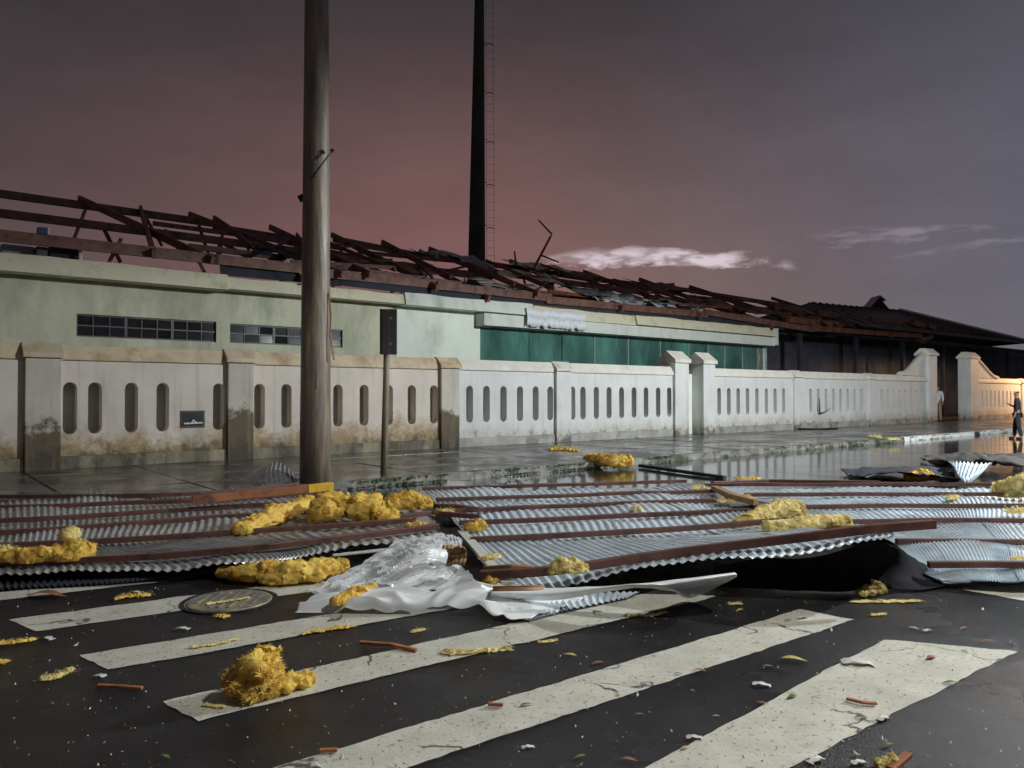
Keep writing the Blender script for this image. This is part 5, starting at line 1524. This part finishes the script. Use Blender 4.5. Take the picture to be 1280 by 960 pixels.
for i, (u, v, kind, wpx, place) in enumerate(where):
    p = P(u, v, 0.010)
    sc = wpx * p.y / F
    nm = 'scrap' if 'scrap' in kind else 'leaf'
    o = put(LEAF[kind], nm, None, p, random.uniform(-0.6, 0.6) + (PI if i % 3 == 0 else 0), (sc * 1.1, sc * 1.1, sc * 0.5))
    adj = 'small ' if wpx < 13 else ('large ' if wpx > 28 else '')
    tag(o, (adj + kind + ' ' + place), 'litter', 'leaves and scraps on the wet road')
# fine crumbs
b = MB(); r_ = random.Random(4)
for _ in range(800):
    u, v = r_.uniform(-40, 1320), 735 + 260 * r_.random() ** 1.3
    p = P(u, v, 0.009)
    if r_.random() < 0.55 and nz3((p.x * .8, p.y * .8, 2), 1, 3) < 0.05:
        continue
    s_ = r_.uniform(0.002, 0.008) * (2.2 if r_.random() < 0.06 else 1)
    a = r_.uniform(0, PI)
    d1_, d2_ = Vector((math.cos(a), math.sin(a), r_.uniform(-.3, .3))) * s_, Vector((-math.sin(a), math.cos(a), r_.uniform(-.3, .3))) * s_ * .6
    b.add([p - d1_, p - d2_, p + d1_ + Vector((0, 0, s_ * .8)), p + d2_], [(0, 1, 2, 3)])
tag(b.build('fine_litter', 'paper'), 'fine scattered fibre crumbs on the wet road', 'litter', kind='stuff')
b = MB()
for _ in range(500):
    u, v = r_.uniform(-40, 1320), 740 + 255 * r_.random() ** 1.2
    p = P(u, v, 0.009); s_ = r_.uniform(0.002, 0.009); a = r_.uniform(0, PI)
    d1_, d2_ = Vector((math.cos(a), math.sin(a), r_.uniform(-.3, .3))) * s_, Vector((-math.sin(a), math.cos(a), r_.uniform(-.3, .3))) * s_ * .5
    b.add([p - d1_, p - d2_, p + d1_ + Vector((0, 0, s_ * .8)), p + d2_], [(0, 1, 2, 3)])
tag(b.build('fine_grit', 'leaf_brown'), 'fine brown grit and leaf bits on the wet road', 'litter', kind='stuff')

# ------------------------------------------------------------------ people
def skin_obj(name, nodes, edges, m, parent, root_i=0, sub=2):
    me = bpy.data.meshes.new(name)
    me.from_pydata([tuple(n[0]) for n in nodes], edges, [])
    me.materials.append(MAT[m])
    o = bpy.data.objects.new(name, me)
    COL.objects.link(o)
    md = o.modifiers.new('skin', 'SKIN')
    md.use_smooth_shade = True
    for i, n in enumerate(nodes):
        r = n[1]
        me.skin_vertices[0].data[i].radius = (r, r) if not isinstance(r, tuple) else r
        me.skin_vertices[0].data[i].use_root = (i == root_i)
    ss = o.modifiers.new('sub', 'SUBSURF'); ss.levels = sub; ss.render_levels = sub
    if parent is not None:
        o.parent = parent
    WLOC[o.name] = Vector((0, 0, 0))
    return o
def ensure_skin(me):
    pass
def person(loc, rz, label, shirt, trousers, arms, stride=0.08, hgt=1.7):
    k = hgt / 1.75
    J = lambda x, y, z: Vector((x * k, y * k, z * k))
    nodes = [(J(0, 0, .95), (.14 * k, .11 * k)), (J(0, 0, 1.15), (.13 * k, .10 * k)), (J(0, 0, 1.38), (.16 * k, .10 * k)), (J(0, 0, 1.48), (.07 * k, .06 * k)), (J(0, .01, 1.56), (.052 * k, .055 * k)),
             (J(0, .02, 1.63), (.075 * k, .09 * k)), (J(0, .02, 1.70), (.068 * k, .085 * k))]
    edges = [(0, 1), (1, 2), (2, 3), (3, 4), (4, 5), (5, 6)]
    for sgn in (-1, 1):
        n0 = len(nodes)
        st = stride * sgn
        nodes += [(J(.09 * sgn, 0, .90), .095 * k), (J(.10 * sgn, st * .5 + .02, .50), .065 * k), (J(.10 * sgn, st - .01, .10), .045 * k), (J(.115 * sgn, st + .13, .035), .038 * k)]
        edges += [(0, n0), (n0, n0 + 1), (n0 + 1, n0 + 2), (n0 + 2, n0 + 3)]
        a = arms[0 if sgn < 0 else 1]
        n1 = len(nodes)
        nodes += [(J(.19 * sgn, 0, 1.42), .058 * k), (J(*a[0]), .042 * k), (J(*a[1]), .031 * k), (J(*a[2]), .026 * k)]
        edges += [(2, n1), (n1, n1 + 1), (n1 + 1, n1 + 2), (n1 + 2, n1 + 3)]
        d = (J(*a[2]) - J(*a[1])).normalized()
        for f_ in range(5):                # fingers
            off = (f_ - 2) * 0.016 * k
            q = J(*a[2]) + d * 0.05 * k * (1 if f_ else .5) + Vector((0, off, 0))
            nodes += [(q, .008 * k), (q + d * .04 * k + Vector((0, off * .3, 0)), .007 * k)]
            edges += [(n1 + 3, len(nodes) - 2), (len(nodes) - 2, len(nodes) - 1)]
    root = skin_obj('person', nodes, edges, 'skin', None)
    tag(root, label, 'person')
    nn = [(nodes[0][0] + J(0, 0, -.10), (.165 * k, .135 * k)), (nodes[1][0], (.15 * k, .12 * k)), (nodes[2][0], (.175 * k, .115 * k)), (nodes[3][0] - J(0, 0, .02), (.09 * k, .075 * k))]
    ee = [(0, 1), (1, 2), (2, 3)]
    for sgn in (-1, 1):
        a = arms[0 if sgn < 0 else 1]; q = len(nn)
        nn += [(J(.195 * sgn, 0, 1.42), .072 * k), (J(*a[0]), .056 * k), (J(*a[0]).lerp(J(*a[1]), .8), .045 * k)]
        ee += [(2, q), (q, q + 1), (q + 1, q + 2)]
    skin_obj('shirt', nn, ee, shirt, root)
    nn = [(J(0, 0, .97), (.15 * k, .122 * k))]; ee = []
    for sgn in (-1, 1):
        st = stride * sgn; q = len(nn)
        nn += [(J(.09 * sgn, 0, .88), .112 * k), (J(.10 * sgn, st * .5 + .02, .50), .082 * k), (J(.10 * sgn, st - .01, .09), .064 * k)]
        ee += [(0, q), (q, q + 1), (q + 1, q + 2)]
    skin_obj('trousers', nn, ee, trousers, root)
    for sgn in (-1, 1):
        st = stride * sgn
        skin_obj('shoe', [(J(.10 * sgn, st - .04, .055), .052 * k), (J(.11 * sgn, st + .06, .05), .05 * k), (J(.118 * sgn, st + .17, .04), .04 * k)], [(0, 1), (1, 2)], 'cloth_dark', root)
    skin_obj('hair', [(J(0, -.01, 1.66), (.078 * k, .088 * k)), (J(0, 0, 1.735), (.066 * k, .082 * k))], [(0, 1)], 'hair', root)
    b = MB(); b.tube([J(0, .09, 1.645), J(0, .135, 1.625)], [.012 * k, .016 * k], 6)
    for e_ in (-.03, .03):
        b.tube([J(e_, .098, 1.665), J(e_, .112, 1.665)], .009 * k, 6)
    b.tube([J(-.025, .102, 1.585), J(.025, .102, 1.585)], .006 * k, 6)
    for e_ in (-.085, .085):
        b.tube([J(e_, .01, 1.62), J(e_, .01, 1.665)], .014 * k, 6)
    WLOC['person_face'] = Vector((0, 0, 0))
    me = bpy.data.meshes.new('face'); me.from_pydata([tuple(v) for v in b.v], [], b.f); me.materials.append(MAT['skin'])
    fo_ = bpy.data.objects.new('face', me); COL.objects.link(fo_); fo_.parent = root
    root.location = loc
    root.rotation_euler = (0, 0, rz)
    return root
arm_dn = [(-.24, -.02, 1.15), (-.25, .04, .92), (-.25, .06, .86)]
arm_dr = [(.24, -.02, 1.15), (.25, .04, .92), (.25, .06, .86)]
arm_bend = [(.25, .02, 1.16), (.20, .22, 1.22), (.17, .27, 1.26)]
person(W(40.95, WALL_N + 0.1, WALK_Z), RZ + PI * 0.5, 'person in pale shirt standing half hidden behind the swept-up gate post', 'cloth_white', 'cloth_tan', (arm_dn, arm_bend), hgt=1.82)
person(P(1272, 549, 0), 0.9, 'person in dark clothes standing in the road at the right picture edge', 'cloth_dark', 'cloth_dark', (arm_dn, arm_bend), stride=.12, hgt=1.62)
